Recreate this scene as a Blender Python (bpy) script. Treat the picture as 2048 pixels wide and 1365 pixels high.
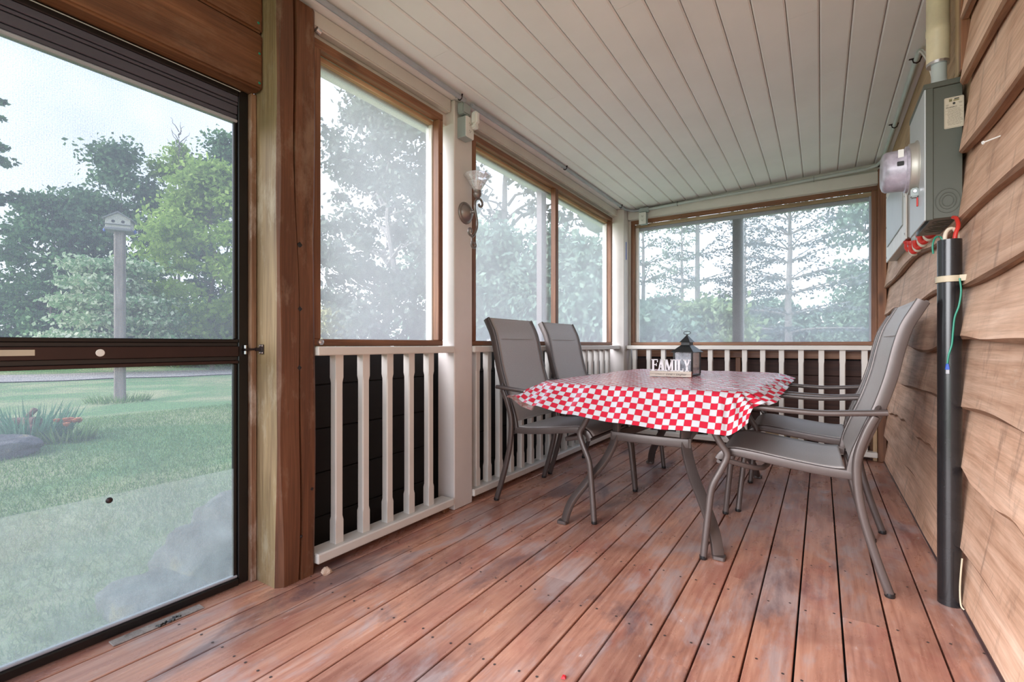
import bpy, bmesh, math, random
import numpy as np
from mathutils import Vector, Matrix, noise as mnoise

# ------------------------------------------------------------------ camera, world, exposure
for o in list(bpy.data.objects):
    bpy.data.objects.remove(o, do_unlink=True)
scene = bpy.context.scene
col = scene.collection
cam_d = bpy.data.cameras.new('camera')
cam = bpy.data.objects.new('camera', cam_d)
col.objects.link(cam)
cam.location = (0, 0, 0.92)
cam.rotation_euler = (math.radians(90), 0, math.radians(33.1))
cam_d.sensor_width = 36
cam_d.lens = 948 / 2048 * 36
cam_d.shift_y = 7.5 / 2048
cam_d.clip_start = 0.02
cam_d.clip_end = 500
scene.camera = cam

world = bpy.data.worlds.new('overcast_sky')
scene.world = world
world.use_nodes = True
wn = world.node_tree.nodes
wl = world.node_tree.links
wn.clear()
w_out = wn.new('ShaderNodeOutputWorld')
w_bg = wn.new('ShaderNodeBackground')
w_tc = wn.new('ShaderNodeTexCoord')
w_sep = wn.new('ShaderNodeSeparateXYZ')
w_ramp = wn.new('ShaderNodeValToRGB')
w_ramp.color_ramp.elements[0].position = 0.0
w_ramp.color_ramp.elements[0].color = (0.88, 0.94, 1.0, 1)
w_ramp.color_ramp.elements[1].position = 0.75
w_ramp.color_ramp.elements[1].color = (0.54, 0.70, 1.0, 1)
wl.new(w_tc.outputs['Generated'], w_sep.inputs[0])
wl.new(w_sep.outputs['Z'], w_ramp.inputs[0])
wl.new(w_ramp.outputs[0], w_bg.inputs['Color'])
w_bg.inputs['Strength'].default_value = 0.72
wl.new(w_bg.outputs[0], w_out.inputs[0])

sun_d = bpy.data.lights.new('soft_fill_sun', 'SUN')  # broad soft sun added behind the camera to brighten the porch interior
sun_d.energy = 2.1
sun_d.angle = math.radians(55)
sun_d.color = (0.98, 0.97, 1.0)
sun = bpy.data.objects.new('soft_fill_sun', sun_d)
col.objects.link(sun)
sun.location = (-6, -12, 8)
sun.rotation_euler = Vector((0.50, 1.0, -0.52)).to_track_quat('-Z', 'Y').to_euler()

vs = scene.view_settings
vs.view_transform = 'Standard'
vs.look = 'None'
vs.gamma = 1.0
vs.use_curve_mapping = False
vs.exposure = 2.05

rnd = random.Random(7)
R = math.radians

# ------------------------------------------------------------------ helpers: objects
def tag(o, label=None, cat=None, group=None, kind=None):
    if label: o['label'] = label
    if cat: o['category'] = cat
    if group: o['group'] = group
    if kind: o['kind'] = kind
    return o

def empty(name, loc=(0, 0, 0), rz=0, label=None, cat=None, group=None, kind=None, parent=None):
    o = bpy.data.objects.new(name, None)
    o.empty_display_size = 0.1
    col.objects.link(o)
    o.location = loc
    o.rotation_euler = (0, 0, rz)
    o.parent = parent
    return tag(o, label, cat, group, kind)

def copy_tree(o, parent=None):
    c = o.copy()
    col.objects.link(c)
    c.parent = parent
    for ch in o.children:
        copy_tree(ch, c)
    return c

class MB:
    def __init__(self):
        self.v = []; self.f = []; self.uv = None
    def add(self, vs_, fs_):
        n = len(self.v)
        self.v += [tuple(p) for p in vs_]
        self.f += [tuple(i + n for i in q) for q in fs_]
        return self
    def box(self, x0, x1, y0, y1, z0, z1):
        if x1 < x0: x0, x1 = x1, x0
        if y1 < y0: y0, y1 = y1, y0
        if z1 < z0: z0, z1 = z1, z0
        return self.add([(x0, y0, z0), (x1, y0, z0), (x1, y1, z0), (x0, y1, z0),
                         (x0, y0, z1), (x1, y0, z1), (x1, y1, z1), (x0, y1, z1)],
                        [(0, 3, 2, 1), (4, 5, 6, 7), (0, 1, 5, 4), (1, 2, 6, 5), (2, 3, 7, 6), (3, 0, 4, 7)])
    def sweep(self, prof, pts, up=(0, 0, 1), scale=None, closed=False, cap=True):
        """prof: list of (a,b): a along side vector, b along the up-ish normal"""
        pts = [Vector(p) for p in pts]
        n = len(pts); m = len(prof)
        up = Vector(up)
        vs_ = []
        prev = None
        for i, p in enumerate(pts):
            if closed: t = (pts[(i + 1) % n] - pts[i - 1])
            else: t = (pts[min(i + 1, n - 1)] - pts[max(i - 1, 0)])
            t.normalize()
            side = t.cross(up)
            if side.length < 1e-3:
                side = prev if prev is not None else t.cross(Vector((1, 0.01, 0)))
            side = side - t * side.dot(t)
            side.normalize()
            if prev is not None and prev.dot(side) < 0 and up.length == 0: side = -side
            prev = side
            nn = side.cross(t)
            k = 1 if scale is None else scale[i]
            for a, b in prof:
                vs_.append(p + side * a * k + nn * b * k)
        fs_ = []
        for i in range(n if closed else n - 1):
            j = (i + 1) % n
            for q in range(m):
                r_ = (q + 1) % m
                fs_.append((i * m + q, i * m + r_, j * m + r_, j * m + q))
        if cap and not closed:
            fs_.append(tuple(range(m - 1, -1, -1)))
            fs_.append(tuple((n - 1) * m + q for q in range(m)))
        return self.add(vs_, fs_)
    def tube(self, pts, r, n=10, scale=None, up=(0, 0, 1), closed=False):
        pr = [(r * math.cos(2 * math.pi * k / n), r * math.sin(2 * math.pi * k / n)) for k in range(n)]
        return self.sweep(pr, pts, up, scale, closed)
    def lathe(self, prof, o, axis=(0, 0, 1), n=24, wob=None):
        """prof: (radius, height along axis)"""
        ax = Vector(axis).normalized()
        s = ax.cross(Vector((0, 0, 1)))
        if s.length < 1e-3: s = Vector((1, 0, 0))
        s.normalize()
        t = ax.cross(s)
        o = Vector(o)
        vs_ = []; m = len(prof)
        for k in range(n):
            a = 2 * math.pi * k / n
            d = s * math.cos(a) + t * math.sin(a)
            for i, (r, h) in enumerate(prof):
                rr = r * (wob(k, i) if wob else 1)
                vs_.append(o + d * rr + ax * h)
        fs_ = []
        for k in range(n):
            k2 = (k + 1) % n
            for i in range(m - 1):
                fs_.append((k * m + i, k2 * m + i, k2 * m + i + 1, k * m + i + 1))
        self.add(vs_, fs_)
        return self
    def prism(self, poly, d, fn):
        """poly: list of 2D points, fn(a,b,c)->xyz, thickness c from d[0] to d[1]"""
        n = len(poly)
        self.add([fn(a, b, d[0]) for a, b in poly] + [fn(a, b, d[1]) for a, b in poly],
                 [tuple(range(n - 1, -1, -1)), tuple(range(n, 2 * n))] +
                 [(i, (i + 1) % n, n + (i + 1) % n, n + i) for i in range(n)])
        return self
    def build(self, name, m, parent=None, bevel=0, seg=1, smooth=False, solid=0, fix=True):
        me = bpy.data.meshes.new(name)
        me.from_pydata(self.v, [], self.f)
        if fix or bevel:
            bm = bmesh.new(); bm.from_mesh(me)
            if fix: bmesh.ops.recalc_face_normals(bm, faces=bm.faces)
            if bevel:
                es = [e for e in bm.edges if len(e.link_faces) == 2 and e.calc_face_angle(0) > 0.5]
                bmesh.ops.bevel(bm, geom=es, offset=bevel, segments=seg, affect='EDGES', clamp_overlap=True)
            bm.to_mesh(me); bm.free()
        if smooth:
            me.polygons.foreach_set('use_smooth', [True] * len(me.polygons))
            if smooth != 2:
                try: me.set_sharp_from_angle(angle=R(40))
                except Exception: pass
        o = bpy.data.objects.new(name, me)
        col.objects.link(o)
        if isinstance(m, (list, tuple)):
            for q in m: me.materials.append(q)
        else: me.materials.append(m)
        o.parent = parent
        if solid:
            md = o.modifiers.new('thickness', 'SOLIDIFY'); md.thickness = solid; md.offset = 0
        return o

def bx(name, x0, x1, y0, y1, z0, z1, m, parent=None, bevel=0.003, seg=1):
    return MB().box(x0, x1, y0, y1, z0, z1).build(name, m, parent, bevel=bevel, seg=seg)

def catmull(pts, k=6):
    pts = [Vector(p) for p in pts]
    out = []
    for i in range(len(pts) - 1):
        p0 = pts[max(i - 1, 0)]; p1 = pts[i]; p2 = pts[i + 1]; p3 = pts[min(i + 2, len(pts) - 1)]
        for j in range(k):
            t = j / k
            out.append(0.5 * ((2 * p1) + (-p0 + p2) * t + (2 * p0 - 5 * p1 + 4 * p2 - p3) * t * t + (-p0 + 3 * p1 - 3 * p2 + p3) * t ** 3))
    out.append(pts[-1])
    return out

def rrect(w, h, r, n=4):
    out = []
    for cx_, cy_, a0 in ((w / 2 - r, h / 2 - r, 0), (-w / 2 + r, h / 2 - r, 90), (-w / 2 + r, -h / 2 + r, 180), (w / 2 - r, -h / 2 + r, 270)):
        for k in range(n + 1):
            a = R(a0 + 90 * k / n)
            out.append((cx_ + r * math.cos(a), cy_ + r * math.sin(a)))
    return out

def text_mesh(name, body, size, m, parent, fn, depth=0.0006, shear=0.0, align='LEFT', sx=1.0):
    cu = bpy.data.curves.new(name, 'FONT')
    cu.body = body; cu.size = size; cu.shear = shear; cu.align_x = align
    cu.extrude = depth / 2
    cu.resolution_u = 3
    tmp = bpy.data.objects.new('tmp_text', cu)
    col.objects.link(tmp)
    bpy.context.view_layer.update()
    dg = bpy.context.evaluated_depsgraph_get()
    me = bpy.data.meshes.new_from_object(tmp.evaluated_get(dg))
    bpy.data.objects.remove(tmp, do_unlink=True)
    for v in me.vertices:
        v.co = Vector(fn(v.co.x * sx, v.co.y, v.co.z))
    me.materials.clear(); me.materials.append(m)
    me.name = name
    o = bpy.data.objects.new(name, me); col.objects.link(o); o.parent = parent
    return o

# ------------------------------------------------------------------ helpers: materials
def nmat(name):
    m = bpy.data.materials.new(name)
    m.use_nodes = True
    nt = m.node_tree
    b = nt.nodes.get('Principled BSDF')
    return m, nt, b

def ramp(nt, src, stops, interp='LINEAR'):
    r = nt.nodes.new('ShaderNodeValToRGB')
    e = r.color_ramp.elements
    while len(e) < len(stops): e.new(0.5)
    for q, (p, c) in zip(e, stops):
        q.position = p; q.color = (c[0], c[1], c[2], 1)
    r.color_ramp.interpolation = interp
    nt.links.new(src, r.inputs[0])
    return r.outputs[0]

def coords(nt, scale=(1, 1, 1), kind='Object', loc=(0, 0, 0), rand=False, rot=(0, 0, 0)):
    tc = nt.nodes.new('ShaderNodeTexCoord')
    mp = nt.nodes.new('ShaderNodeMapping')
    mp.inputs['Scale'].default_value = scale
    mp.inputs['Location'].default_value = loc
    mp.inputs['Rotation'].default_value = rot
    src = tc.outputs[kind]
    if rand:
        oi = nt.nodes.new('ShaderNodeObjectInfo')
        mu = nt.nodes.new('ShaderNodeMath'); mu.operation = 'MULTIPLY'; mu.inputs[1].default_value = 37.0
        nt.links.new(oi.outputs['Random'], mu.inputs[0])
        va = nt.nodes.new('ShaderNodeVectorMath'); va.operation = 'ADD'
        nt.links.new(src, va.inputs[0]); nt.links.new(mu.outputs[0], va.inputs[1])
        src = va.outputs[0]
    nt.links.new(src, mp.inputs[0])
    return mp.outputs[0]

def noise(nt, vec, scale, detail=4, rough=0.55, dist=0):
    n = nt.nodes.new('ShaderNodeTexNoise')
    n.inputs['Scale'].default_value = scale
    n.inputs['Detail'].default_value = detail
    n.inputs['Roughness'].default_value = rough
    n.inputs['Distortion'].default_value = dist
    nt.links.new(vec, n.inputs['Vector'])
    return n.outputs['Fac']

def mixc(nt, fac, a, b, mode='MIX'):
    mx = nt.nodes.new('ShaderNodeMix')
    mx.data_type = 'RGBA'; mx.blend_type = mode
    for s, q in ((0, fac), (6, a), (7, b)):
        if isinstance(q, (int, float)): mx.inputs[s].default_value = q
        elif isinstance(q, (tuple, list)): mx.inputs[s].default_value = (*q[:3], 1)
        else: nt.links.new(q, mx.inputs[s])
    return mx.outputs[2]

def math_(nt, op, a, b=None, clamp=False):
    n = nt.nodes.new('ShaderNodeMath'); n.operation = op; n.use_clamp = clamp
    for i, q in enumerate((a, b)):
        if q is None: continue
        if isinstance(q, (int, float)): n.inputs[i].default_value = q
        else: nt.links.new(q, n.inputs[i])
    return n.outputs[0]

def bump(nt, b, h, strength=0.2, dist=0.002):
    bp = nt.nodes.new('ShaderNodeBump')
    bp.inputs['Strength'].default_value = strength
    bp.inputs['Distance'].default_value = dist
    nt.links.new(h, bp.inputs['Height'])
    nt.links.new(bp.outputs[0], b.inputs['Normal'])

def plain(name, c, rough=0.5, metal=0.0, var=0.08, scale=8, bmp=0.0):
    m, nt, b = nmat(name)
    v = coords(nt)
    n = noise(nt, v, scale, 4)
    lo = tuple(x * (1 - var) for x in c); hi = tuple(min(1, x * (1 + var)) for x in c)
    nt.links.new(ramp(nt, n, [(0.3, lo), (0.7, hi)]), b.inputs['Base Color'])
    b.inputs['Roughness'].default_value = rough
    b.inputs['Metallic'].default_value = metal
    if bmp: bump(nt, b, n, bmp, 0.003)
    return m

def wood(name, axis, light, dark, mid=None, rough=0.6, grain=28, stretch=0.045, rand=True, knots=0.0, wear=None, bmp=0.15, fine=1.0, knot_scale=2.2):
    """grain runs along axis 0/1/2"""
    m, nt, b = nmat(name)
    sc = [1, 1, 1]; sc[axis] = stretch
    v = coords(nt, tuple(sc), rand=rand)
    n1 = noise(nt, v, grain, 6, 0.65, 0.6)
    v2 = coords(nt, tuple((0.35 if k == axis else 1) for k in range(3)), rand=rand)
    n2 = noise(nt, v2, 5, 3, 0.5, 0.4)
    mid = mid or tuple((a + c) / 2 for a, c in zip(light, dark))
    c1 = ramp(nt, n1, [(0.25, dark), (0.5, mid), (0.72, light)])
    tone = ramp(nt, n2, [(0.3, (0.66, 0.63, 0.60)), (0.7, (1.14, 1.14, 1.14))])
    c = mixc(nt, 0.8, c1, tone, 'MULTIPLY')
    fg = noise(nt, coords(nt, tuple((0.025 if k == axis else 1) for k in range(3)), rand=rand), 150, 3, 0.6)
    c = mixc(nt, 0.7, c, ramp(nt, fg, [(0.35, (0.70, 0.68, 0.66)), (0.6, (1.1, 1.1, 1.1))]), 'MULTIPLY')
    if knots:
        vo = nt.nodes.new('ShaderNodeTexVoronoi')
        vo.inputs['Scale'].default_value = knot_scale
        nt.links.new(coords(nt, tuple((0.55 if k == axis else 1.6) for k in range(3)), rand=rand), vo.inputs['Vector'])
        kf = ramp(nt, vo.outputs['Distance'], [(0.03, (1, 1, 1)), (0.09, (0, 0, 0))])
        c = mixc(nt, math_(nt, 'MULTIPLY', kf, knots), c, tuple(x * 0.35 for x in dark))
    if wear:
        wn_ = noise(nt, coords(nt, tuple((0.5 if k == axis else 1.3) for k in range(3)), rand=rand), 6, 8, 0.7)
        wf = ramp(nt, wn_, [(0.53, (0, 0, 0)), (0.66, (1, 1, 1))])
        c = mixc(nt, math_(nt, 'MULTIPLY', wf, wear[1]), c, wear[0])
    oi = nt.nodes.new('ShaderNodeObjectInfo')
    hs = nt.nodes.new('ShaderNodeHueSaturation')
    vr = nt.nodes.new('ShaderNodeMapRange')
    vr.inputs['To Min'].default_value = 0.88; vr.inputs['To Max'].default_value = 1.12
    nt.links.new(oi.outputs['Random'], vr.inputs['Value'])
    nt.links.new(vr.outputs[0], hs.inputs['Value'])
    nt.links.new(c, hs.inputs['Color'])
    nt.links.new(hs.outputs[0], b.inputs['Base Color'])
    b.inputs['Roughness'].default_value = rough
    if bmp: bump(nt, b, n1, bmp, 0.003)
    return m

M = {}
M['white'] = plain('cream_paint', (0.70, 0.655, 0.60), 0.5, var=0.05, scale=5, bmp=0.03)
M['white_post'] = plain('cream_post_paint', (0.70, 0.64, 0.60), 0.5, var=0.06, scale=4, bmp=0.03)
M['ceiling'] = plain('ceiling_paint', (0.82, 0.79, 0.78), 0.55, var=0.04, scale=2.5)
M['groove'] = plain('ceiling_groove', (0.42, 0.34, 0.27), 0.7)
M['frame_y'] = wood('frame_wood_y', 1, (0.34, 0.165, 0.082), (0.11, 0.038, 0.018), (0.235, 0.098, 0.045), 0.5, 20, knots=0.7)
M['frame_x'] = wood('frame_wood_x', 0, (0.34, 0.165, 0.082), (0.11, 0.038, 0.018), (0.235, 0.098, 0.045), 0.5, 20, knots=0.7)
M['frame_z'] = wood('frame_wood_z', 2, (0.34, 0.165, 0.082), (0.11, 0.038, 0.018), (0.235, 0.098, 0.045), 0.5, 20, knots=0.7)
M['bare_y'] = wood('bare_wood_y', 1, (0.68, 0.46, 0.28), (0.46, 0.28, 0.15), None, 0.6, 22)
M['bare_x'] = wood('bare_wood_x', 0, (0.60, 0.47, 0.30), (0.40, 0.28, 0.16), None, 0.6, 22)
M['bare_z'] = wood('bare_wood_z', 2, (0.60, 0.42, 0.25), (0.40, 0.25, 0.13), None, 0.6, 22)
M['timber'] = wood('timber_stained', 2, (0.205, 0.085, 0.040), (0.065, 0.021, 0.009), (0.140, 0.052, 0.022), 0.55, 24, 0.05, False, 0.0, ((0.30, 0.19, 0.125), 0.55))
M['timber_worn'] = wood('timber_worn', 2, (0.36, 0.26, 0.145), (0.17, 0.10, 0.05), (0.28, 0.19, 0.095), 0.6, 26, 0.05, False, 0.5, ((0.55, 0.48, 0.36), 0.35))
M['beam'] = wood('beam_stained', 1, (0.27, 0.115, 0.052), (0.085, 0.028, 0.012), (0.19, 0.074, 0.030), 0.55, 18, 0.07, False, 0.9, ((0.40, 0.25, 0.16), 0.2), knot_scale=1.8)
M['jamb'] = wood('jamb_wood', 2, (0.34, 0.20, 0.12), (0.13, 0.05, 0.025), None, 0.7, 34, 0.06, False, 0.0, ((0.55, 0.45, 0.38), 0.5))
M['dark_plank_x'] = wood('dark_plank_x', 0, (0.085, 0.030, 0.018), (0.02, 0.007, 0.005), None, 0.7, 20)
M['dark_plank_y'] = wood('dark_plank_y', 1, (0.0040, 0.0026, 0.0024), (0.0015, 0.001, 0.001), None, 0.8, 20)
M['black_gap'] = plain('dark_void', (0.012, 0.010, 0.009), 0.9)
M['bronze'] = plain('dark_bronze_aluminium', (0.030, 0.014, 0.013), 0.32, 0.3, var=0.15)
M['bronze_dark'] = plain('black_aluminium', (0.008, 0.006, 0.006), 0.35, 0.2, var=0.15)
M['shade_box'] = plain('smoky_roller_housing', (0.085, 0.080, 0.105), 0.28, 0.35, var=0.1, scale=3)
M['metal'] = plain('taupe_powder_coat', (0.098, 0.076, 0.070), 0.33, 0.3, var=0.06, scale=20)
M['chrome'] = plain('bright_metal', (0.62, 0.62, 0.64), 0.25, 0.9)
M['dark_metal'] = plain('dark_hardware', (0.05, 0.035, 0.035), 0.35, 0.6)
M['nickel'] = plain('brushed_bronze_nickel', (0.24, 0.205, 0.19), 0.34, 0.6, var=0.15)
M['conduit'] = plain('grey_conduit', (0.38, 0.39, 0.43), 0.45, 0.1)
M['conduit_pale'] = plain('pale_conduit', (0.50, 0.53, 0.51), 0.45, 0.05)
M['box_grey'] = plain('electrical_box_grey', (0.36, 0.40, 0.39), 0.4, 0.1)
M['plastic_white'] = plain('white_plastic', (0.78, 0.76, 0.72), 0.4)
M['plastic_dark'] = plain('slot_black', (0.02, 0.02, 0.02), 0.5)
M['black'] = plain('black_paint', (0.012, 0.012, 0.013), 0.35)
M['pipe_black'] = plain('black_pipe', (0.014, 0.013, 0.014), 0.22, var=0.2, scale=12)
M['beige'] = plain('beige_clamp', (0.52, 0.44, 0.31), 0.5)
M['green_cable'] = plain('green_cable', (0.012, 0.22, 0.14), 0.4)
M['blue'] = plain('blue_plastic', (0.03, 0.09, 0.42), 0.4)
M['red'] = plain('red_plastic', (0.55, 0.030, 0.020), 0.4)
M['cable_white'] = plain('cream_cable', (0.66, 0.56, 0.44), 0.5)
M['meter_box'] = plain('grey_green_enamel', (0.078, 0.084, 0.066), 0.38, 0.1, var=0.05, scale=3)
M['meter_front'] = plain('pale_grey_enamel', (0.46, 0.48, 0.48), 0.38, 0.1, var=0.04)
M['steel_ring'] = plain('galvanised_ring', (0.50, 0.47, 0.42), 0.5, 0.7)
M['label'] = plain('paper_label', (0.52, 0.45, 0.34), 0.6)
M['ink'] = plain('printed_ink', (0.03, 0.028, 0.025), 0.6)
M['ink_soft'] = plain('printed_ink_faint', (0.20, 0.17, 0.13), 0.6)
M['olive'] = plain('olive_print', (0.20, 0.17, 0.07), 0.6)
M['mast'] = plain('yellowed_pvc', (0.74, 0.63, 0.43), 0.45, var=0.12, scale=10)
M['letter'] = plain('white_letter_paint', (0.82, 0.79, 0.81), 0.5)
M['sign_wood'] = wood('whitewashed_wood', 0, (0.66, 0.60, 0.52), (0.52, 0.45, 0.38), None, 0.6, 40)
M['copper'] = plain('wood_end_grain', (0.38, 0.13, 0.05), 0.6)
M['candle'] = plain('white_candle', (0.80, 0.78, 0.74), 0.5)
M['grey_wood'] = wood('weathered_post', 2, (0.36, 0.31, 0.28), (0.20, 0.16, 0.15), None, 0.8, 24)
M['bird_white'] = plain('weathered_white_paint', (0.50, 0.48, 0.42), 0.6)
M['roof_grey'] = plain('grey_shingle', (0.22, 0.22, 0.22), 0.8)
M['soffit'] = plain('grey_soffit', (0.30, 0.31, 0.35), 0.6)
M['bark'] = plain('tree_bark', (0.13, 0.105, 0.09), 0.9, var=0.3, scale=14, bmp=0.4)
M['bark_grey'] = plain('grey_bark', (0.20, 0.18, 0.17), 0.9, var=0.25, scale=14, bmp=0.4)
M['gravel'] = plain('pale_gravel', (0.46, 0.40, 0.37), 0.9, var=0.25, scale=6)
M['tape'] = plain('blue_tape', (0.03, 0.10, 0.50), 0.4)
M['log'] = plain('old_log_wood', (0.20, 0.12, 0.09), 0.9, var=0.35, scale=10)
M['orange'] = plain('orange_flower', (0.60, 0.22, 0.10), 0.6)
M['red_bit'] = plain('red_scrap', (0.7, 0.03, 0.04), 0.4)
M['shard'] = plain('pale_wood_chip', (0.62, 0.45, 0.34), 0.7)
M['screw'] = plain('tarnished_screw', (0.10, 0.075, 0.07), 0.5, 0.4)
M['base_trim'] = wood('base_trim_wood', 1, (0.105, 0.062, 0.062), (0.035, 0.014, 0.016), None, 0.35, 18)

def m_deck():
    m, nt, b = nmat('worn_red_deck_stain')
    v = coords(nt, (1, 0.06, 1), rand=True)
    g = noise(nt, v, 60, 6, 0.6, 0.3)
    base = ramp(nt, g, [(0.25, (0.31, 0.135, 0.092)), (0.5, (0.46, 0.228, 0.158)), (0.78, (0.58, 0.33, 0.24))])
    vl = coords(nt, (1.0, 0.5, 1))
    big = noise(nt, vl, 2.6, 5, 0.6, 0.5)
    tone = ramp(nt, big, [(0.32, (0.50, 0.42, 0.44)), (0.5, (1, 0.97, 0.97)), (0.68, (1.28, 1.22, 1.12))])
    c = mixc(nt, 0.9, base, tone, 'MULTIPLY')
    vr = coords(nt, (1.4, 0.7, 1), rand=True)
    redn = noise(nt, vr, 3.5, 6, 0.65, 0.6)
    c = mixc(nt, ramp(nt, redn, [(0.5, (0, 0, 0)), (0.75, (0.55, 0.55, 0.55))]), c, (0.32, 0.085, 0.070))
    vw = coords(nt, (1.5, 0.55, 1), loc=(3, 5, 0))
    wn_ = noise(nt, vw, 3.4, 9, 0.68, 0.4)
    wear = ramp(nt, wn_, [(0.50, (0, 0, 0)), (0.62, (0.70, 0.70, 0.70))])
    c = mixc(nt, wear, c, mixc(nt, g, (0.33, 0.25, 0.245), (0.56, 0.46, 0.44)))
    vs_ = coords(nt, (1.0, 0.3, 1), rot=(0, 0, 0.5))
    sc = noise(nt, vs_, 30, 9, 0.75, 0.2)
    scr = ramp(nt, sc, [(0.63, (0, 0, 0)), (0.69, (0.7, 0.7, 0.7))])
    c = mixc(nt, scr, c, (0.66, 0.56, 0.53))
    vd = coords(nt, (1.6, 0.6, 1), loc=(9, 1, 0))
    dn = noise(nt, vd, 2.4, 7, 0.65, 0.4)
    c = mixc(nt, ramp(nt, dn, [(0.56, (0, 0, 0)), (0.66, (0.65, 0.65, 0.65))]), c, (0.11, 0.072, 0.082))
    oi = nt.nodes.new('ShaderNodeObjectInfo')
    hs = nt.nodes.new('ShaderNodeHueSaturation')
    mr = nt.nodes.new('ShaderNodeMapRange')
    mr.inputs['To Min'].default_value = 0.9; mr.inputs['To Max'].default_value = 1.14
    nt.links.new(oi.outputs['Random'], mr.inputs['Value']); nt.links.new(mr.outputs[0], hs.inputs['Value'])
    nt.links.new(c, hs.inputs['Color']); nt.links.new(hs.outputs[0], b.inputs['Base Color'])
    rr = ramp(nt, wn_, [(0.4, (0.24, 0.24, 0.24)), (0.65, (0.44, 0.44, 0.44))])
    nt.links.new(rr, b.inputs['Roughness'])
    b.inputs['Specular IOR Level'].default_value = 0.8
    bump(nt, b, g, 0.12, 0.002)
    return m
M['deck'] = m_deck()

def m_siding():
    m, nt, b = nmat('live_edge_cedar_siding')
    v = coords(nt, (1, 0.10, 1), rand=True)
    g = noise(nt, v, 16, 6, 0.6, 0.5)
    c = ramp(nt, g, [(0.28, (0.56, 0.33, 0.215)), (0.5, (0.75, 0.50, 0.36)), (0.72, (0.85, 0.615, 0.47))])
    big = noise(nt, coords(nt, (1, 1, 1), rand=True), 2.2, 4, 0.6)
    c = mixc(nt, 0.8, c, ramp(nt, big, [(0.3, (0.74, 0.66, 0.60)), (0.7, (1.12, 1.1, 1.08))]), 'MULTIPLY')
    fg = noise(nt, coords(nt, (1, 0.03, 1), rand=True), 110, 4, 0.65, 0.6)
    c = mixc(nt, 0.7, c, ramp(nt, fg, [(0.35, (0.76, 0.72, 0.68)), (0.6, (1.08, 1.08, 1.08))]), 'MULTIPLY')
    wv = nt.nodes.new('ShaderNodeTexWave'); wv.wave_type = 'BANDS'; wv.bands_direction = 'Z'
    wv.inputs['Scale'].default_value = 5; wv.inputs['Distortion'].default_value = 9; wv.inputs['Detail'].default_value = 3; wv.inputs['Detail Scale'].default_value = 0.6
    nt.links.new(coords(nt, (1, 0.28, 1), rand=True), wv.inputs['Vector'])
    c = mixc(nt, 0.22, c, ramp(nt, wv.outputs['Fac'], [(0.2, (0.72, 0.62, 0.54)), (0.55, (1.05, 1.05, 1.05))]), 'MULTIPLY')
    # weathered vertical smudges
    sm = noise(nt, coords(nt, (1, 2.4, 0.55), rand=True), 5.5, 7, 0.7, 0.5)
    c = mixc(nt, ramp(nt, sm, [(0.55, (0, 0, 0)), (0.70, (0.60, 0.60, 0.60))]), c, (0.19, 0.115, 0.080))
    vo = nt.nodes.new('ShaderNodeTexVoronoi'); vo.inputs['Scale'].default_value = 2.6
    nt.links.new(coords(nt, (1, 0.8, 1.5), rand=True), vo.inputs['Vector'])
    kf = ramp(nt, vo.outputs['Distance'], [(0.03, (0.55, 0.55, 0.55)), (0.13, (0, 0, 0))])
    c = mixc(nt, kf, c, (0.24, 0.10, 0.045))
    pn = noise(nt, coords(nt, (1, 0.4, 1), rand=True), 9, 6, 0.7)
    c = mixc(nt, ramp(nt, pn, [(0.62, (0, 0, 0)), (0.72, (0.4, 0.4, 0.4))]), c, (0.78, 0.62, 0.50))
    oi = nt.nodes.new('ShaderNodeObjectInfo'); hs = nt.nodes.new('ShaderNodeHueSaturation'); mr = nt.nodes.new('ShaderNodeMapRange')
    mr.inputs['To Min'].default_value = 0.86; mr.inputs['To Max'].default_value = 1.12
    nt.links.new(oi.outputs['Random'], mr.inputs['Value']); nt.links.new(mr.outputs[0], hs.inputs['Value']); nt.links.new(c, hs.inputs['Color'])
    nt.links.new(hs.outputs[0], b.inputs['Base Color'])
    b.inputs['Roughness'].default_value = 0.62
    bump(nt, b, g, 0.5, 0.006)
    return m
M['siding'] = m_siding()
M['bark_lap_shade'] = wood('live_edge_lap_shade', 1, (0.42, 0.24, 0.14), (0.17, 0.075, 0.04), None, 0.7, 30, 0.12)  # bark rim, its dark colour also draws the shadow line under each lap

def m_sling():
    m, nt, b = nmat('taupe_mesh_sling')
    v = coords(nt, (1, 1, 1))
    k = noise(nt, coords(nt, (1, 3, 1)), 260, 2, 0.6)
    nt.links.new(ramp(nt, k, [(0.3, (0.31, 0.28, 0.265)), (0.7, (0.44, 0.40, 0.385))]), b.inputs['Base Color'])
    b.inputs['Roughness'].default_value = 0.42
    bump(nt, b, k, 0.08, 0.001)
    return m
M['sling'] = m_sling()

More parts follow.
